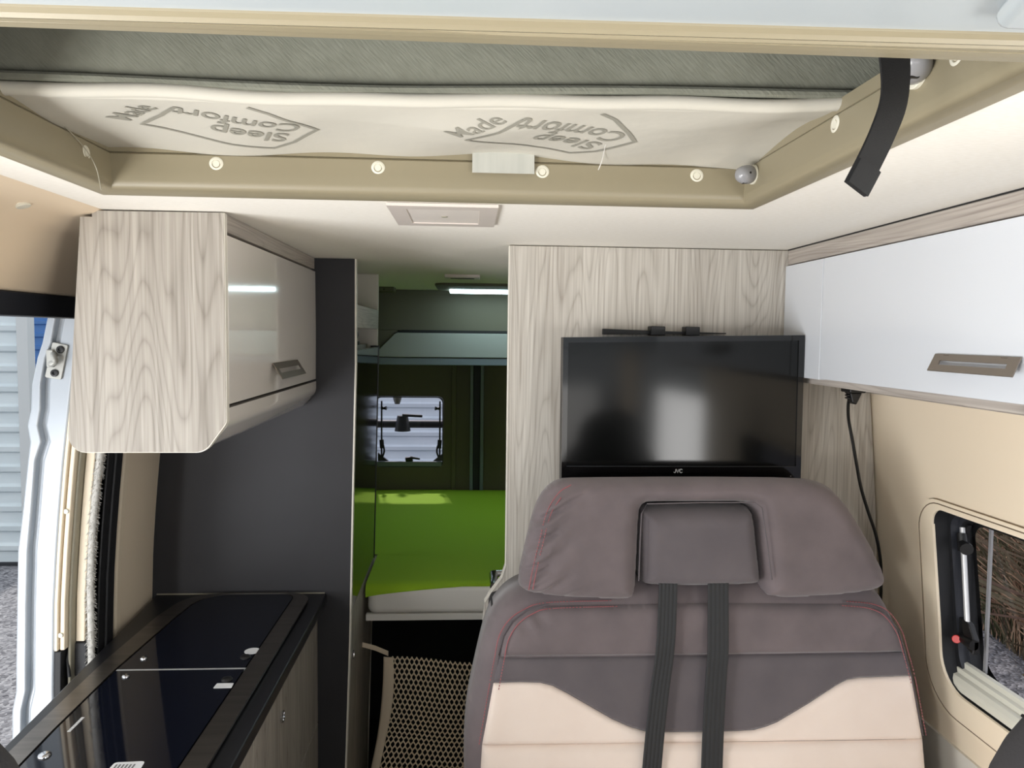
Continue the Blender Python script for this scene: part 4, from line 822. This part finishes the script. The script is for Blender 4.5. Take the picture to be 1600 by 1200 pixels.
# ------------------------------------------------------------------ rear window
wb = thing('window_2', (-0.3, 3.95, 0.98), 'small rear window above the bed with black stays', 'window'); wb['kind'] = 'structure'
def ring2(name, poly, ins, y0, y1, m):
    c = np.mean(poly, 0); q = [(c[0]+(p[0]-c[0])*(1-ins/0.18), c[1]+(p[1]-c[1])*(1-ins/0.19)) for p in poly]; n = len(poly)
    V = [(p[0], y0, p[1]) for p in poly]+[(p[0], y0, p[1]) for p in q]+[(p[0], y1, p[1]) for p in q]
    return link(name, V, [(i, (i+1) % n, (i+1) % n+n*1, i+n) for i in range(n)]+[(i+n, (i+1) % n+n, (i+1) % n+2*n, i+2*n) for i in range(n)], m, wb, smooth=True)
ring2('frame', [(p[0]*1.0, p[1]) for p in RW], 0.006, 3.952, 3.99, 'black')
box('blind_rail', -0.475, -0.135, 3.945, 3.962, 0.99, 1.016, 'reargrey', wb, bevel=0.004)
box('pane', -0.50, -0.11, 3.992, 3.996, 0.96, 1.38, 'pane', wb, bevel=0)
for sx, x in ((1, -0.452), (-1, -0.146)):
    s_ = tube('window_stay', [(x, 3.962, 1.335), (x, 3.962, 1.04)], 0.0045, 'black', wb)
    tube('stay_knob', [(x, 3.960, 1.298), (x+sx*0.012, 3.955, 1.297), (x+sx*0.026, 3.952, 1.298)], [0.011, 0.006, 0.011], 'black', s_); tube('stay_clamp', [(x, 3.96, 1.13), (x+sx*0.003, 3.958, 1.085)], 0.0115, 'black', s_)
    tube('stay_lever', spline([(x+sx*0.010, 3.955, 1.10), (x+sx*0.015, 3.95, 1.07), (x+sx*0.006, 3.948, 1.04)]), 0.005, 'black', s_)
    prism('corner_block', [(x-sx*0.02, 1.016), (x+sx*0.035, 1.016), (x-sx*0.02, 1.06)], 'y', 3.96, 3.98, 'black', s_)
lt = tube('catch', [(-0.325, 3.955, 1.025), (-0.288, 3.953, 1.03)], 0.013, 'black', wb); tube('catch_lever', [(-0.30, 3.95, 1.037), (-0.25, 3.945, 1.03)], [0.007, 0.005], 'black', lt)
rk = thing('bike_rack_bar', (-0.3, 4.2, 1.15), 'dark rack bar with round clamp outside the rear window', 'rack')
tube('bar', [(-0.95, 4.2, 1.185), (0.4, 4.2, 1.185)], 0.022, 'darktrim', rk); tube('bar_clamp', [(-0.36, 4.17, 1.15), (-0.36, 4.17, 1.235)], [0.045, 0.03], 'darktrim', rk, n=14); tube('clamp_lever', [(-0.36, 4.15, 1.24), (-0.25, 4.15, 1.235)], 0.008, 'darktrim', rk)
for x in (-0.85, 0.3): tube('rack_arm', [(x, 4.2, 1.185), (x, 3.97, 1.12)], 0.016, 'darktrim', rk, n=8)
tube('wiper_knob', [(-0.39, 4.17, 1.40), (-0.39, 4.17, 1.365), (-0.39, 4.17, 1.33), (-0.39, 4.17, 1.30)], [0.010, 0.024, 0.024, 0.014], 'greyplastic', rk, n=14)

# ------------------------------------------------------------------ outside
def corrugated(name, x0, x1, y, z0, z1, pitch, m, parent=None):
    V, F = [], []; prof = []; z = z0
    while z < z1:
        prof += [(0.0, z), (0.0, z+pitch*0.52), (0.028, z+pitch*0.62), (0.034, z+pitch*0.86), (0.002, z+pitch*0.965)]; z += pitch
    for yy, zz in prof: V += [(x0, y-yy, zz), (x1, y-yy, zz)]
    F = [(2*i, 2*i+1, 2*i+3, 2*i+2) for i in range(len(prof)-1)]
    return link(name, V, F, m, parent)
sh = thing('corrugated_shed', (-6, 7, -0.47), 'pale corrugated metal shed outside the open sliding door', 'shed')
corrugated('wall_sheet', -14, -4.02, 7.0, -0.44, 3.4, 0.182, 'metalsheet', sh)
box('corner_post', -4.03, -3.93, 6.95, 7.06, -0.47, 3.4, 'postwhite', sh, bevel=0.005)
box('base_rail', -14, -4.03, 6.97, 7.02, -0.47, -0.44, 'darktrim', sh, bevel=0)
s2 = thing('corrugated_container', (0, 9.5, -0.47), 'corrugated metal container seen through the small rear window', 'container')
corrugated('wall_sheet', -3.6, 3, 9.5, -0.44, 2.6, 0.182, 'metalsheet', s2); boxes('base_rail', [(-3.6, 3, 9.48, 9.54, -0.47, -0.40)], 'darktrim', s2)
bl = thing('blue_shed', (-5, 9, -0.47), 'blue painted shed corner beyond the corrugated shed', 'shed')
corrugated('wall_sheet', -6.2, -4.2, 9.2, -0.44, 3.0, 0.15, 'blue', bl); box('corner_post', -4.2, -4.12, 9.15, 9.25, -0.47, 3.0, 'blue', bl)
# dry bank beyond the side window
bx = lambda y: 2.95+0.17*y
V, F = [], []; ys = np.linspace(-3, 12, 46)
for y in ys:
    for j, (dx, h) in enumerate(((-0.02, -0.48), (0.25, -0.3), (0.7, 0.05), (1.3, 0.35), (2.2, 0.5), (3.5, 0.5))):
        V.append((bx(y)+dx+0.12*math.sin(y*3+j), y, h+0.12*math.sin(y*2.3+j*1.7)))
for i in range(45): F += [(i*6+j, i*6+j+1, i*6+j+7, i*6+j+6) for j in range(5)]
structure(link('bank', V, F, 'bank', smooth=True))
def stalks(name, n, m, r, lean, hmin, hmax, seed):
    R = random.Random(seed); paths = []
    for _ in range(n):
        y = R.uniform(1.5, 10) if R.random() < 0.9 else R.uniform(-2, 12); d = abs(R.gauss(0, 0.55)); x = bx(y)+d; z = -0.46+max(0, d-0.1)*0.8; h = R.uniform(hmin, hmax)
        a = R.uniform(0, 6.283); l = R.uniform(0, lean)*h; c = R.uniform(-0.5, 0.5)*l
        paths.append([(x, y, z), (x+l*0.35*math.cos(a)+c*math.sin(a)*0.4, y+l*0.35*math.sin(a), z+h*0.55), (x+l*math.cos(a), y+l*math.sin(a), z+h*R.uniform(0.7, 1))])
    return tubes(name, paths, r, m, n=3, kind='stuff')
tag(stalks('dry_grass', 6000, 'straw', 0.004, 0.9, 0.2, 1.0, 5), 'pale dry grass stalks growing on the bank outside the side window', 'grass')
tag(stalks('bramble_twigs', 3500, 'twig', 0.006, 1.3, 0.4, 1.6, 8), 'brown bramble twigs tangled above the dry grass outside the window', 'twigs')

# ------------------------------------------------------------------ cab
def cab_seat(x, y, label, dz=0.0):
    t = thing('cab_seat', (x, y, 0), label, 'seat', 'charcoal cab seats')
    def blob(name, cx, cy, cz, sx, sy, sz, p=3.2, tilt=0.0):
        V, F = [], []; nu_, nv_ = 28, 16
        for i in range(nv_+1):
            ph = -math.pi/2+math.pi*i/nv_
            for j in range(nu_):
                th = 2*math.pi*j/nu_; f = lambda v: math.copysign(abs(v)**(2/p), v)
                X_, Y_, Z_ = sx*f(math.cos(ph))*f(math.cos(th)), sy*f(math.cos(ph))*f(math.sin(th)), sz*f(math.sin(ph))
                X_ *= 1-0.22*max(0, Z_/sz); V.append((cx+X_, cy+Y_+tilt*Z_, cz+Z_))
        for i in range(nv_): F += [(i*nu_+j, i*nu_+(j+1) % nu_, (i+1)*nu_+(j+1) % nu_, (i+1)*nu_+j) for j in range(nu_)]
        return link(name, V, F, 'seatblack', t, smooth=True)
    blob('backrest', x, y, 0.93, 0.25, 0.075, 0.40, tilt=0.12); blob('head_rest', x, y+0.06, 1.335+dz, 0.135, 0.055, 0.105); blob('cushion', x, y-0.30, 0.50, 0.26, 0.27, 0.09)
    box('pedestal', x-0.20, x+0.20, y-0.50, y-0.02, 0.0, 0.42, 'black', t, bevel=0.02)
    return t
cab_seat(-0.418, 0.43, 'charcoal cab seat head rest beside the near end of the worktop')
cab_seat(0.54, 0.47, 'charcoal cab seat head rest below the side window', -0.025)
db = thing('dashboard', (0, -1.1, 0), 'dark dashboard across the front of the cab', 'dashboard')
prism('dash_top', rounded([(-1.24, 0.55), (-0.78, 0.55), (-0.72, 0.80), (-0.85, 0.93), (-1.24, 0.95)], 0.05), 'x', -0.95, 1.03, 'seatblack', db, smooth=True)
structure(box('wall_front', -1.0, 1.05, -1.30, -1.25, -0.05, 0.9, 'cove', bevel=0))
structure(box('wall_cab_left', -1.0, -0.955, -1.25, 0.15, -0.05, 0.95, 'cove', bevel=0)); structure(box('wall_cab_right', 1.035, 1.075, -1.25, 0.2, -0.05, 0.95, 'cove', bevel=0))
structure(boxes('pillar_front', [(-0.99, -0.91, 0.10, 0.22, 0, 1.80), (1.0, 1.06, 0.14, 0.24, 0, 1.80)], 'cove', bevel=0.02))
for s in (-1, 1):
    x = -0.95 if s < 0 else 1.0
    structure(tube('pillar_windscreen', [(x*1.0, -1.25, 0.9), (x*0.93, -0.98, 1.62)], 0.05, 'cove'))
